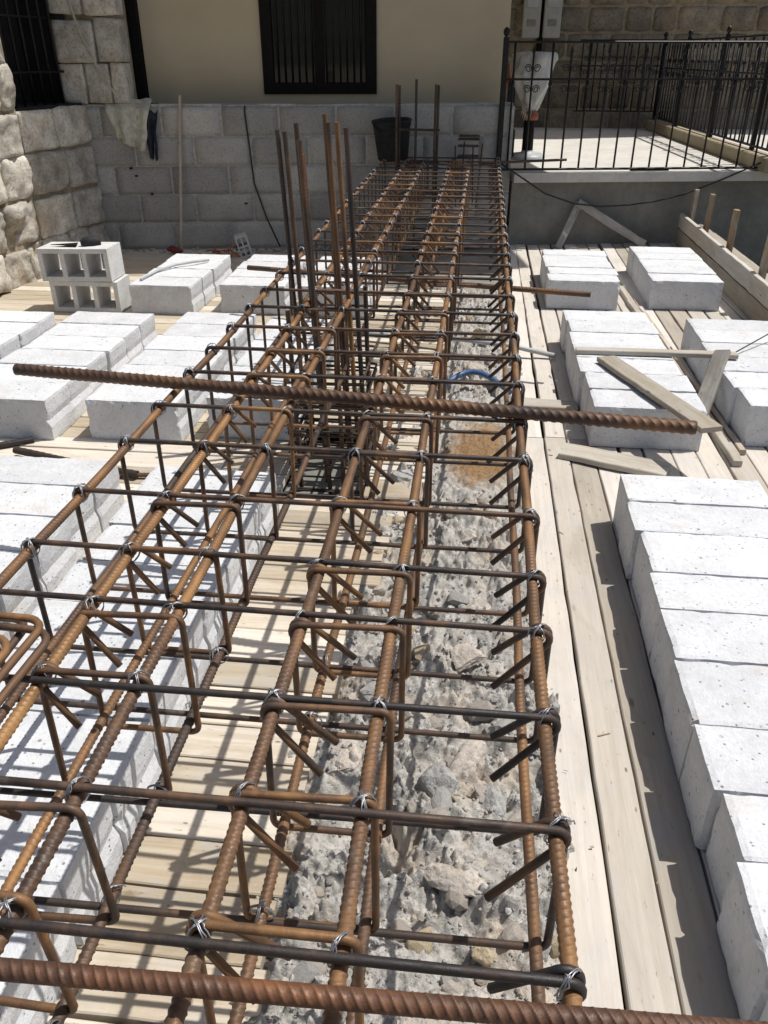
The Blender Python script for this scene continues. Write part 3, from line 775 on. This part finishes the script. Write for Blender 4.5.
# hollow blocks: stacked on their sides, cells towards us
def hollow_mesh(w, h, dpt, cells, wallt=.028, two_rows=False):
    mb = MB(); rr = random.Random(4)
    xsn = [-w / 2]; cw = (w - wallt * (cells + 1)) / cells
    for k in range(cells): xsn += [xsn[-1] + wallt, xsn[-1] + wallt + cw]
    xsn.append(w / 2)
    zsn = [0, wallt, h - wallt, h]
    if two_rows: m = (h - 3 * wallt) / 2; zsn = [0, wallt, wallt + m, 2 * wallt + m, h - wallt, h]
    solid = lambda i, k: not (i % 2 == 1 and k % 2 == 1)
    ni, nk = len(xsn) - 1, len(zsn) - 1; d = dpt / 2
    for i in range(ni):
        for k in range(nk):
            if not solid(i, k): continue
            x0, x1, z0, z1 = xsn[i], xsn[i + 1], zsn[k], zsn[k + 1]
            for y, flip in ((-d, False), (d, True)):
                q = [(x0, y, z0), (x1, y, z0), (x1, y, z1), (x0, y, z1)]; mb.add(q[::-1] if flip else q, [(0, 1, 2, 3)])
            for (di, dk, q) in ((-1, 0, [(x0, d, z0), (x0, -d, z0), (x0, -d, z1), (x0, d, z1)]), (1, 0, [(x1, -d, z0), (x1, d, z0), (x1, d, z1), (x1, -d, z1)]),
                                (0, -1, [(x0, d, z0), (x1, d, z0), (x1, -d, z0), (x0, -d, z0)]), (0, 1, [(x0, -d, z1), (x1, -d, z1), (x1, d, z1), (x0, d, z1)])):
                a, b = i + di, k + dk
                if 0 <= a < ni and 0 <= b < nk and solid(a, b): continue
                mb.add(q, [(0, 1, 2, 3)])
    return mb
mb = hollow_mesh(.40, .185, .19, 3, .026)
hm = mb.mesh('hollow_block', M['grey_block'])
a = link('hollow_block', hm); a.location = (-2.135, 4.30, .003); a.rotation_euler = (0, 0, .04); a.scale = (.95, 1, .90)
tag(a, 'hollow concrete block with three cells, lower of the tilted pair', 'hollow block', 'hollow blocks by the stone wall')
b = link('hollow_block', hm); b.location = (-2.16, 4.295, .172); b.rotation_euler = (0, -.015, .02); b.scale = (.98, 1, .93)
tag(b, 'hollow concrete block with three cells carrying a dark tool on top', 'hollow block', 'hollow blocks by the stone wall')
mb = hollow_mesh(.085, .15, .10, 2, .012, True); o = mb.build('hollow_block', M['grey_block']); o.location = (-1.63, 5.72, .0); o.rotation_euler = (0, -.25, .3)
tag(o, 'small grey hollow block standing upright at the foot of the block wall', 'hollow block')
tl = thing('trowel', 'dark trowel lying on top of the hollow blocks', 'trowel', (-2.14, 4.28, .352), (0, 0, .3))
mb = MB(); mb.lathe([(.012, -.05), (.028, -.03), (.03, .02), (.018, .055)], 14); o = mb.build('handle', M['rubber'], tl); o.rotation_euler = (0, PI / 2, .2); o.location = (.05, 0, .012)
mb = MB(); mb.add([(-.16, .02, 0), (-.02, -.035, 0), (-.02, .045, 0), (-.16, .02, .003), (-.02, -.035, .003), (-.02, .045, .003)], [(0, 2, 1), (3, 4, 5), (0, 1, 4, 3), (1, 2, 5, 4), (2, 0, 3, 5)]); mb.build('blade', M['dark'], tl)

# ------------------------------------------------------------------ reinforcing bars
def rebar(mb, y0, y1, r, pitch, fine=None, n=14, slant=1.5, hgt=.10, seed=0, crook=0.0, rings=7):
    """ribbed bar along local y; the slanted ribs are real relief where fine = (a, b)"""
    fine = fine or (y0, y1); pos = []; y = y0
    while y < y1:
        pos.append(y); y += pitch / rings if fine[0] - .01 <= y < fine[1] else .08
    pos.append(y1); vs = []
    for y in pos:
        f = fine[0] - .01 <= y <= fine[1]; cx = crook * noise.noise(Vector((y * 1.7, seed, 0))); cz = crook * .6 * noise.noise(Vector((y * 1.7, seed, 5)))
        wear = .8 + .4 * noise.noise(Vector((y * 6, seed + 3, 0))) if f else 0
        for k in range(n):
            a = 2 * PI * k / n; rad = r
            if f:
                hf = (a % PI) / PI
                ph = (y / pitch + slant * hf) % 1.0
                rid = max(0, 1 - abs(ph - .5) / .21)
                rad = r * (.945 + hgt * wear * min(1, rid * 1.7) * min(1, math.sin(PI * hf) * 2.2))
                if k % (n // 2) == 0: rad = r * 1.045
            vs.append((rad * math.cos(a) + cx, y, rad * math.sin(a) + cz))
    fs = [(i * n + k, (i + 1) * n + k, (i + 1) * n + (k + 1) % n, i * n + (k + 1) % n) for i in range(len(pos) - 1) for k in range(n)]
    mb.add(vs, fs, None, .5, True)
    mb.add(vs[:n], [tuple(range(n))], None, .5); mb.add(vs[-n:], [tuple(range(n))[::-1]], None, .5)
    return mb
def along(o, p0, p1, roll=0):
    d = Vector(p1) - Vector(p0); q = d.to_track_quat('Y', 'Z'); o.location = p0
    o.rotation_euler = (q @ Euler((0, roll, 0)).to_quaternion()).to_euler(); return o
def rusty(o, v, red=0.0): o.color = (v, red, 0, 1); return o

def arc(c, r, a0, a1, n=7): return [(c[0] + r * math.cos(R(a0 + (a1 - a0) * i / n)), c[1] + r * math.sin(R(a0 + (a1 - a0) * i / n))) for i in range(n + 1)]
RB, RS = .0078, .0047; RC = RB + RS + .0004
def stirrup_mesh(name, xl, xr, h, hook_right, tail=.075, seed=0, dy=.0058):
    """closed tie round the bar centres xl, xr at z = 0 (top) and -h (bottom); both hook tails leave one upper corner"""
    rr = random.Random(seed); S = 1 if hook_right else -1
    if not hook_right: xl, xr = -xr, -xl
    pts = []
    a = arc((xr, 0), RC, -45 - rr.uniform(0, 10), 90)
    e = Vector((a[0][0], a[0][1])); t = Vector((-.72, -.69)) * tail * rr.uniform(.85, 1.15); pts.append((e.x + t.x, e.y + t.y)); pts += a
    pts += arc((xl, 0), RC, 90, 180); pts += arc((xl, -h), RC, 180, 270); pts += arc((xr, -h), RC, 270, 360)
    a = arc((xr, 0), RC, 0, 135 + rr.uniform(-8, 12)); pts += a
    e = Vector((a[-1][0], a[-1][1])); t = Vector((-.66, -.75)) * tail * rr.uniform(.8, 1.1); pts.append((e.x + t.x, e.y + t.y))
    L = [0]
    for p, q in zip(pts[:-1], pts[1:]): L.append(L[-1] + math.hypot(q[0] - p[0], q[1] - p[1]))
    P3 = []
    for p, l in zip(pts, L):
        f = l / L[-1]; y = (f - .5) * 2 * dy
        P3.append((S * p[0], y, p[1]))
    # tails spread apart along the beam
    P3[0] = (P3[0][0], P3[0][1] - .018, P3[0][2]); P3[-1] = (P3[-1][0], P3[-1][1] + .012, P3[-1][2])
    mb = MB(); mb.tube(P3, RS, 8); return mb.mesh(name, M['rust'])

cage = thing('rebar_cage', 'long rusty rebar beam cage tied with wire across the picture', 'rebar cage', (0, 0, .568), (math.atan(.006), 0, 0))
BX = [-.668, -.507, -.386, -.210, -.085, .111]; HC = .185
rows = [.245, .398, .552, .706, .862, .99, 1.170, 1.376, 1.559, 1.764, 1.949, 2.134, 2.32, 2.525, 2.736, 2.932, 3.108, 3.284]
y = 3.284
crnd = random.Random(21)
while y < 6.0:
    y += .19 + crnd.uniform(-.012, .012); rows.append(y)
lb = rebar(MB(), -.35, 6.22, RB, .0086, (-.1, 2.2), 16, .8, .17, crook=.006, rings=9).mesh('main_bar', M['rust_rib'])
lb2 = rebar(MB(), -.35, 6.22, RB * .92, .0086, (-.1, 1.7), 14, .8, .17, seed=3, crook=.007, rings=8).mesh('main_bar', M['rust_rib'])
BB = [-.668, -.515, -.386, -.205, -.085, .108]
for k, x in enumerate(BX):
    o = rusty(link('main_bar', lb, cage), (.62, .78, .62, .55, .70, .66)[k]); o.location = (x, 0, 0); o.rotation_euler = (0, crnd.uniform(0, 3), crnd.uniform(-.0012, .0012))
for k, x in enumerate(BB):
    o = rusty(link('main_bar', lb2, cage), (.42, .6, .30, .62, .5, .55)[k]); o.location = (x, 0, -HC); o.rotation_euler = (0, crnd.uniform(0, 3), crnd.uniform(-.0012, .0012))
OUT = [stirrup_mesh('stirrup', BX[0], BX[5], HC, True, .085, k) for k in range(3)]
INA = [stirrup_mesh('stirrup', BX[1], BX[2], HC, False, .07, 10 + k) for k in range(3)]
INB = [stirrup_mesh('stirrup', BX[3], BX[4], HC, False, .085, 20 + k) for k in range(3)]
def wire_mesh(seed):
    rr = random.Random(seed); mb = MB(); rw = .0008
    for s in (1, -1):
        if s < 0 and rr.random() < .25: continue
        an = R(s * rr.uniform(32, 58)); d = Vector((math.cos(an), math.sin(an), 0))
        for st in range(2):
            o = Vector((-d.y, d.x, 0)) * (st - .5) * .0018
            pts = [o + d * (.0150 * math.cos(a)) + Vector((0, 0, .0048 + .0170 * math.sin(a))) + Vector((rr.gauss(0, .0005), rr.gauss(0, .0005), rr.gauss(0, .0005))) for a in [2 * PI * i / 18 for i in range(18)]]
            mb.tube(pts, rw, 5, True)
    for st in range(2):
        b = rr.uniform(0, 6.28); dv = Vector((math.cos(b), math.sin(b), rr.uniform(.1, 1.0))); pts = [Vector((.003, .002, .021))]
        for i in range(1, 6): pts.append(pts[-1] + dv * rr.uniform(.0015, .0035) + Vector((rr.gauss(0, .0015), rr.gauss(0, .0015), -.001 * i)))
        mb.tube(pts, rw, 5)
    return mb.mesh('tie_wire', M['wire'])
WV = [wire_mesh(k) for k in range(8)]
far_ties = MB(); nt = 0
for i, y in enumerate(rows):
    o = rusty(link('stirrup', OUT[i % 3], cage), crnd.uniform(.02, .42)); o.location = (crnd.uniform(-.003, .003), y + crnd.uniform(-.003, .003), 0); o.rotation_euler = (0, 0, crnd.uniform(-.010, .016))
    ja = crnd.choice((-.013, .013)); jb = crnd.choice((-.013, .013))
    if i == 1: ja = jb = .017
    o = rusty(link('stirrup', INA[(i + 1) % 3], cage), crnd.uniform(.35, .8)); o.location = (crnd.uniform(-.003, .003), y + ja, -.0005); o.rotation_euler = (crnd.uniform(-.06, .06), crnd.uniform(-.012, .012), crnd.uniform(-.05, .05))
    o = rusty(link('stirrup', INB[(i * 2) % 3], cage), crnd.uniform(.3, .75)); o.location = (crnd.uniform(-.003, .003), y + jb, -.0005); o.rotation_euler = (crnd.uniform(-.06, .06), crnd.uniform(-.012, .012), crnd.uniform(-.05, .05))
    for k, x in enumerate(BX):
        if y < 2.85:
            o = link('tie_wire', WV[crnd.randrange(8)], cage); o.location = (x, y + (0 if k in (0, 5) else .5 * (ja if k < 3 else jb)), 0); o.rotation_euler = (0, 0, crnd.choice((0, PI)) + crnd.uniform(-.3, .3)); nt += 1
        else:
            for st in (-1, 1):
                an = R(45 * st); d = Vector((math.cos(an), math.sin(an), 0)); q = crnd.uniform(.016, .019)
                far_ties.tube([Vector((x, y, 0)) + d * (.016 * math.cos(a)) + Vector((0, 0, .005 + q * math.sin(a))) for a in [2 * PI * j / 10 for j in range(10)]], .0016, 4, True)
    if y < 1.0:
        for k in (2, 3):
            o = link('tie_wire', WV[(i + k) % 8], cage); o.location = (BB[k], y, -HC - .006); o.rotation_euler = (0, 0, crnd.uniform(0, 6)); nt += 1
stuff(far_ties.build('tie_wire', M['wire'], cage))

# loose thick bars
def loose(label, p0, p1, r, pitch, rust, roll=0, hgt=.115, n=14, crook=0, rings=7, slant=1.5, name='steel_bar', mat='rust'):
    L = (Vector(p1) - Vector(p0)).length
    o = rebar(MB(), 0, L, r, pitch, None, n, slant, hgt, crook=crook, seed=L, rings=rings).build(name, M[mat]); along(o, p0, p1, roll); rusty(o, rust, .42 if 'orange' in label else .12)
    return tag(o, label, 'steel bar')
loose('thick ribbed bar with a pointed end lying across the middle of the cage', (-1.060, 1.690, .6075), (.452, 1.522, .6055), .0138, .0180, .50, .4, .15, 26, 0, 12, 1.8, mat='rust_rib')
loose('ribbed orange rusty bar across the cage at the bottom of the picture', (-.62, .338, .598), (.75, .376, .602), .0084, .0100, .50, .3, .20, 26, 0, 12, 1.45, mat='rust_rib')
loose('thin ribbed bar passing under the cage with its end over the right deck', (-1.072, 3.76, .374), (.484, 3.44, .374), .0115, .016, .45, 1.0, .13, 12)
loose('short dark steel bar on the deck at the left picture edge', (-1.95, 2.32, .012), (-1.59, 2.54, .012), .012, .03, .0, 0, .02, 10)
loose('crooked mortar crusted bar on the deck beside the left foreground row', (-1.60, 2.425, .022), (-1.10, 2.30, .020), .014, .028, .2, 0, .10, 10, .02)
loose('long thin bar on the deck beyond the left foreground row', (-1.30, 2.29, .011), (-.86, 2.33, .012), .008, .012, .35, 0, .1, 10)

# spare stirrups lying on the cage at the left
def loop_mesh(a, b, r=.0052):
    k = .028; pts = []
    for (cx, cy, s) in ((a / 2 - k, b / 2 - k, 0), (-a / 2 + k, b / 2 - k, 90), (-a / 2 + k, -b / 2 + k, 180), (a / 2 - k, -b / 2 + k, 270)):
        pts += [(x, y, 0) for x, y in arc((cx, cy), k, s, s + 90, 6)]
    mb = MB(); mb.tube(pts, r, 8, True); return mb.mesh('loose_stirrup', M['rust'])
lm = loop_mesh(.36, .24)
for k, (x, y, z, rz, rx, lab) in enumerate(((-.735, .665, .602, .02, .00, 'lowest of the four spare wire loops stacked on the cage at left'), (-.690, .640, .613, -.05, .02, 'second from the bottom of the spare loops stacked on the cage'),
                                       (-.702, .650, .624, -.02, -.02, 'third from the bottom of the spare loops stacked on the cage'), (-.714, .600, .636, -.10, .03, 'topmost of the spare loops stacked on the cage at left'))):
    o = rusty(link('loose_stirrup', lm), .35 + .12 * k); o.location = (x, y, z); o.rotation_euler = (rx, 0, rz); tag(o, lab, 'stirrup', 'spare stirrups on the cage')

# column starter bars standing through the cage
def column(label, bars, ties, tie_rect, r=.0078, inner=False):
    t = thing('column_cage', label, 'column bars', (bars[0][0], bars[0][1], 0))
    base = Vector((bars[0][0], bars[0][1], 0))
    for (x, y, ztop, z0, lean, ru) in bars:
        o = rebar(MB(), 0, ztop - z0, r, .0105, None, 8, .9, .14, rings=5).build('upright_bar', M['rust'], t); rusty(o, ru)
        q = Vector((lean, .0, 1)).to_track_quat('Y', 'Z'); o.rotation_euler = q.to_euler(); o.location = Vector((x - lean * (-z0), y, z0)) - base
    x0, x1, y0, y1 = tie_rect
    rects = [(z, x0, x1, y0, y1) for z in ties]
    if inner: rects += [(z + .012, x0 + .004, x1 - .004, y0 + .11, y1 - .11) for z in ties[::2]]
    for z, x0, x1, y0, y1 in rects:
        pts = []
        k = .014
        for (cx, cy, s) in ((x1 - k, y1 - k, 0), (x0 + k, y1 - k, 90), (x0 + k, y0 + k, 180), (x1 - k, y0 + k, 270)): pts += [(cx + k * math.cos(R(s + a)), cy + k * math.sin(R(s + a)), 0) for a in (0, 30, 60, 90)]
        mb = MB(); mb.tube(pts, .004, 6, True); o = rusty(mb.build('tie', M['rust'], t), .15); o.location = Vector((brnd.uniform(-.004, .004), brnd.uniform(-.004, .004), z)) - base; o.rotation_euler = (brnd.uniform(-.02, .02), brnd.uniform(-.02, .02), 0)
    return t
ln = -.045
column('tall rusty starter bars rising through the left side of the cage',
       [(-.583, 2.66, 1.05, -.3, ln, .30), (-.560, 2.66, 1.045, -.3, ln, .42), (-.470, 2.42, 1.085, -.3, ln, .38), (-.445, 2.33, 1.05, -.3, ln, .30), (-.488, 2.56, .99, -.3, ln, .45),
        (-.428, 2.64, 1.095, -.3, ln, .52), (-.412, 2.60, 1.075, -.3, ln, .42), (-.362, 2.46, 1.085, -.3, ln, .60), (-.318, 2.345, 1.08, -.3, ln, .18), (-.545, 2.345, .58, -.3, -.02, .3), (-.40, 2.345, .56, -.3, -.02, .45), (-.34, 2.58, .60, -.3, -.02, .25)],
       [-.02 + .027 * k for k in range(14)], (-.575, -.33, 2.32, 2.68), inner=True)
mb = MB(); mb.box((-.465, 2.505, -.115), (.276, .408, .16), None, .5, .004); tag(mb.build('column_stub', M['cement']), 'concrete column top in the deck opening under the starter bars', 'column')
column('starter bars standing at the wall behind the far end of the cage',
       [(-.570, 5.79, 1.081, .0, .0, .40), (-.553, 5.80, 1.076, .0, .0, .2), (-.446, 5.82, 1.11, .0, .0, .45), (-.320, 5.83, 1.081, .0, .0, .35), (-.303, 5.84, 1.076, .0, .0, .2)],
       [.1, .2, .3, .42, .66, .69, .72], (-.585, -.29, 5.775, 5.855))
column('small dark bundle of bent bars at the end of the cage by the wall',
       [(-.155, 6.08, .70, .3, -.05, .3), (-.15, 6.14, .72, .3, .03, .2), (-.045, 6.10, .715, .3, .06, .35), (-.04, 6.15, .69, .3, -.04, .2)],
       [.60, .62, .635, .66, .675], (-.17, -.03, 6.07, 6.16), .005)
tag(rusty(rebar(MB(), 0, .62, .009, .02, None, 8).build('steel_bar', M['rust']), .2), 'dark bar lying along the wall behind the end of the cage', 'steel bar')
along(bpy.context.scene.objects[-1] if False else [o for o in C.objects if o.get('label') == 'dark bar lying along the wall behind the end of the cage'][0], (-.02, 6.12, .585), (.45, 6.20, .60))

# ------------------------------------------------------------------ loose boards on the right deck
prnd = random.Random(9)
def board(label, p0, p1, W, T, mat='board', up=(0, 0, 1), name='loose_plank', group=None):
    mb = MB(); mb.plank(p0, p1, W, T, prnd, up, .0015, .07, .002); return tag(mb.build(name, M[mat]), label, 'plank', group)
board('narrow plank bridging two block rows on the right', (.435, 3.315, .182), (1.085, 3.315, .184), .045, .018)
board('wide plank sloping off the front of the block row', (.545, 3.215, .186), (.800, 2.520, .188), .080, .018)
board('short grey plank leaning against the row at the right edge', (.862, 2.93, .03), (1.005, 3.26, .215), .062, .018, 'grey_board', (-.5, -.5, .8))
board('short wide plank lying flat on the deck before the right rows', (.345, 2.665, .022), (.690, 2.530, .022), .105, .020)
board('short plank end on the deck between cage and block row', (.215, 3.10, .022), (.438, 3.085, .022), .085, .020)
board('long thin batten on the deck between the two right rows', (.885, 5.05, .024), (.945, 2.62, .024), .035, .022)
board('second long batten beside the first between the right rows', (.925, 4.75, .022), (.985, 2.72, .022), .022, .020, 'stake')

# formwork side boards and stakes
fw = thing('formwork_side', 'upright formwork boards along the right edge of the deck', 'formwork', (1.52, 4.6, 0))
mb = MB()
mb.plank((1.52, 2.6, .118), (1.52, 6.5, .118), .118, .024, prnd, (-1, 0, 0)); 
mb2 = MB(); 
for o_ in (mb,): pass
mb = MB(); mb.plank((1.490, 2.6, .058), (1.490, 6.5, .058), .112, .024, prnd, (-1, 0, 0)); under(mb.build('lower_board', M['board']), fw)
mb = MB(); mb.plank((1.493, 2.6, .165), (1.493, 6.5, .168), .098, .026, prnd, (-1, 0, 0)); under(mb.build('upper_board', M['board']), fw)
mb = MB(); mb.plank((1.625, 2.6, .16), (1.625, 6.45, .16), .05, .03, prnd); under(mb.build('back_rail', M['board']), fw)
mb = MB(); mb.plank((1.75, 2.6, .09), (1.72, 6.45, .10), .06, .03, prnd); under(mb.build('outer_rail', M['board']), fw)
for k, (yy, zz) in enumerate(((6.42, .40), (5.97, .43), (5.33, .43), (4.67, .43), (3.6, .44))):
    mb = MB(); mb.plank((1.538 + prnd.uniform(-.003, .003), yy, -.2), (1.538 + prnd.uniform(-.006, .012), yy + prnd.uniform(-.03, .03), zz), .055, .028, prnd, (-1, 0, 0)); under(mb.build('stake', M['stake']), fw)
board('thin grey brace leaning to the left against the retaining wall', wp(3.30, .0, -.14), wp(3.46, .30, -.02), .05, .018, 'grey_board', -EN * -1, 'timber_brace')
board('long grey brace leaning to the right against the retaining wall', wp(3.95, .02, -.14), wp(3.44, .305, -.045), .055, .018, 'grey_board', EN, 'timber_brace')

# pipe, hose, cables
def sag(a, b, s, n=16):
    a = Vector(a); b = Vector(b); return [a.lerp(b, i / n) - UP * (4 * s * (i / n) * (1 - i / n)) for i in range(n + 1)]
mb = MB(); mb.tube([(-.62, 3.90, .03), (-.26, 3.82, .045), (-.05, 3.76, .062), (.18, 3.73, .05), (.40, 3.70, .016)], .012, 10); tag(mb.build('conduit_pipe', M['grey_plastic']), 'pale grey pipe lying across the rubble onto the right deck', 'pipe')
mb = MB(); mb.tube([(-.115 + .285 * i / 14, 3.17 +   .15 * math.sin(PI * (i / 14) ** .8), .03 + .03 * math.sin(PI * i / 14)) for i in range(15)], .012, 10); tag(mb.build('blue_hose', M['blue_hose']), 'short curved blue hose over the stones in the rubble', 'hose')
mb = MB(); mb.tube([wp(1.065, .945, -.01), wp(1.06, .90, -.012), wp(1.075, .70, -.012), wp(1.09, .45, -.015), wp(1.16, .22, -.02), wp(1.25, .02, -.06)], .006, 6); tag(mb.build('wall_cable', M['cable']), 'thin black cable hanging down the block wall', 'cable')
mb = MB(); mb.tube([(.10, 6.16, .60), (.30, 6.19, .48), (.466, 6.25, .375), (.68, 6.29, .305), (.868, 6.31, .285), (1.08, 6.36, .29), (1.285, 6.40, .315), (1.484, 6.44, .36), (1.75, 6.49, .46), (2.0, 6.53, .57)], .006, 6); tag(mb.build('hanging_cable', M['cable']), 'thin black cable sagging along the retaining wall', 'cable')
mb = MB(); mb.tube([(-2.68, 5.70, 2.4), (-2.66, 5.70, 1.62), (-2.60, 5.71, 1.35), (-2.50, 5.71, 1.12), (-2.40, 5.72, .98), (-2.3, 5.82, .955)], .008, 7); tag(mb.build('pale_cable', M['pale_cable']), 'pale cable running down the stone pillar', 'cable')
mb = MB(); mb.plank(wp(.535, .0, -.10), wp(.633, 1.01, -.012), .02, .015, prnd, EN); tag(mb.build('wooden_stick', M['stake']), 'thin wooden stick leaning against the block wall', 'stick')
mb = MB(); mb.tube([(-1.84, 4.30, .166), (-1.82, 4.5, .17), (-1.75, 4.63, .178), (-1.66, 4.70, .182), (-1.60, 4.78, .175)], lambda i: .008, 6); tag(mb.build('plastic_strip', M['grey_plastic']), 'curved grey strip lying on the far left block row', 'strip')
mb = MB(); mb.tube([(1.06, 3.33, .168), (1.25, 3.52, .20), (1.45, 3.70, .24)], .003, 5); tag(mb.build('steel_wire', M['cable']), 'thin wire sticking over the row at the right edge', 'wire')

# bucket at the far end of the cage
bk = thing('bucket', 'black rubber bucket standing at the far end of the cage by the wall', 'bucket', (-.615, 6.01, .614), (.05, -.06, .3))
mb = MB(); mb.lathe([(.098, 0), (.104, .006), (.128, .235), (.136, .240), (.136, .25), (.124, .25), (.118, .236), (.095, .012), (.01, .012)], 28, (0, 0, 0), .5, .05, 3); mb.build('body', M['rubber'], bk)
mb = MB(); mb.tube([(.128 * math.cos(R(q)), .02, .235 - .10 * math.sin(R(q))) if False else (.13 * math.cos(R(q)), -.13 * math.sin(R(q)) * .9, .235 - .05 * math.sin(R(q))) for q in range(0, 181, 12)], .004, 6); mb.build('handle', M['black_iron'], bk)

# cloths draped over the wall
def drape(name, label, u0, u1, zt, zb, mat, seed, cat):
    mb = MB(); nu, nz = 14, 16; vs = []
    for j in range(nz + 1):
        f = j / nz
        for i in range(nu + 1):
            g = i / nu; taper = 1 - .45 * f + .12 * noise.noise(Vector((f * 3, seed, 0)))
            u = (u0 + u1) / 2 + (g - .5) * (u1 - u0) * taper + .02 * noise.noise(Vector((f * 2.5, seed + 4, 0)))
            z = zt + (zb - zt) * f + .05 * noise.noise(Vector((g * 3, seed + 2, 0))) * f
            fold = .034 * math.sin(g * 11 + seed + 2 * f) + .030 * noise.noise(Vector((g * 5, f * 4, seed)))
            off = -.03 - fold * (.4 + .6 * f)
            if f < .18: off += (.18 - f) * .55; z = min(z, zt) + .01 * noise.noise(Vector((g * 6, f * 8, seed)))
            vs.append(wp(u, z, off))
    m0 = len(vs); vs += [v - EN * .005 for v in vs]; fs = []; w = nu + 1
    for j in range(nz):
        for i in range(nu):
            q = j * w + i; fs.append((q, q + w, q + w + 1, q + 1)); fs.append((m0 + q, m0 + q + 1, m0 + q + w + 1, m0 + q + w))
    rim = [i for i in range(w)] + [j * w + nu for j in range(1, nz + 1)] + [nz * w + i for i in range(nu - 1, -1, -1)] + [j * w for j in range(nz - 1, 0, -1)]
    for k in range(len(rim)): a_, b_ = rim[k], rim[(k + 1) % len(rim)]; fs.append((a_, b_, m0 + b_, m0 + a_))
    mb.add(vs, fs, None, .5, True); tag(mb.build(name, M[mat]), label, cat)
drape('work_cloth', 'crumpled grey beige cloth draped over the end of the block wall', .13, .44, .985, .70, 'olive', 2.7, 'cloth')
drape('dark_cloth', 'dark blue rag hanging beside the grey beige cloth', .36, .47, .955, .62, 'navy', 8.9, 'cloth')

# odds and ends at the foot of the wall
mb = MB(); vs, fs = rock((.07, .045, .03), 201, sub=3); mb.add(vs, fs, None, .5, True); o = mb.build('red_bag', M['red']); o.location = (-2.16, 5.72, .028); tag(o, 'crumpled red plastic at the foot of the block wall', 'bag')
orn = random.Random(31)
db = MB()
for k in range(120):
    u = orn.uniform(.1, 2.2); s = orn.uniform(.006, .022); vs, fs = g_rocks[k % 8]; c = wp(u, s * .3, -orn.uniform(.02, .14)); db.add([c + v * s for v in vs], fs, None, orn.random())
stuff(db.build('debris', M['grey_stone']))
tw = MB()
for k in range(14):
    a = Vector((-1.78 + orn.uniform(-.1, .12), 5.62 + orn.uniform(-.08, .08), orn.uniform(.01, .06))); d = Vector((orn.gauss(0, .1), orn.gauss(0, .06), orn.gauss(0, .03)))
    b = a + d; b.z = max(b.z, .006); tw.tube([a, (a + b) / 2 + Vector((0, 0, .02)), b], .004, 5)
tag(tw.build('wire_scraps', M['rust']), 'tangle of rusty wire scraps beside the small hollow block', 'wire')

chips = MB(); crn = random.Random(77)
for k in range(130):
    x = crn.choice((crn.uniform(.2, 1.4), crn.uniform(-2.2, -.3))); y = crn.uniform(.3, 5.0); a = crn.uniform(0, 6.28); L = crn.uniform(.003, .010) * crn.choice((1, 1, 1.8)); w = crn.uniform(.0006, .0022)
    c = Vector((x, y, .003)); d = Vector((math.cos(a), math.sin(a), 0)); q = Vector((-d.y, d.x, 0)); h = Vector((0, 0, w))
    p = [c - d * L - q * w, c + d * L - q * w * .4, c + d * L + q * w * .4, c - d * L + q * w]
    chips.add(p + [v + h for v in p], [(4, 5, 6, 7), (0, 1, 5, 4), (1, 2, 6, 5), (2, 3, 7, 6), (3, 0, 4, 7)], [[(0, 0)] * 4] * 5, crn.random())
stuff(chips.build('wood_chips', M['stake']))
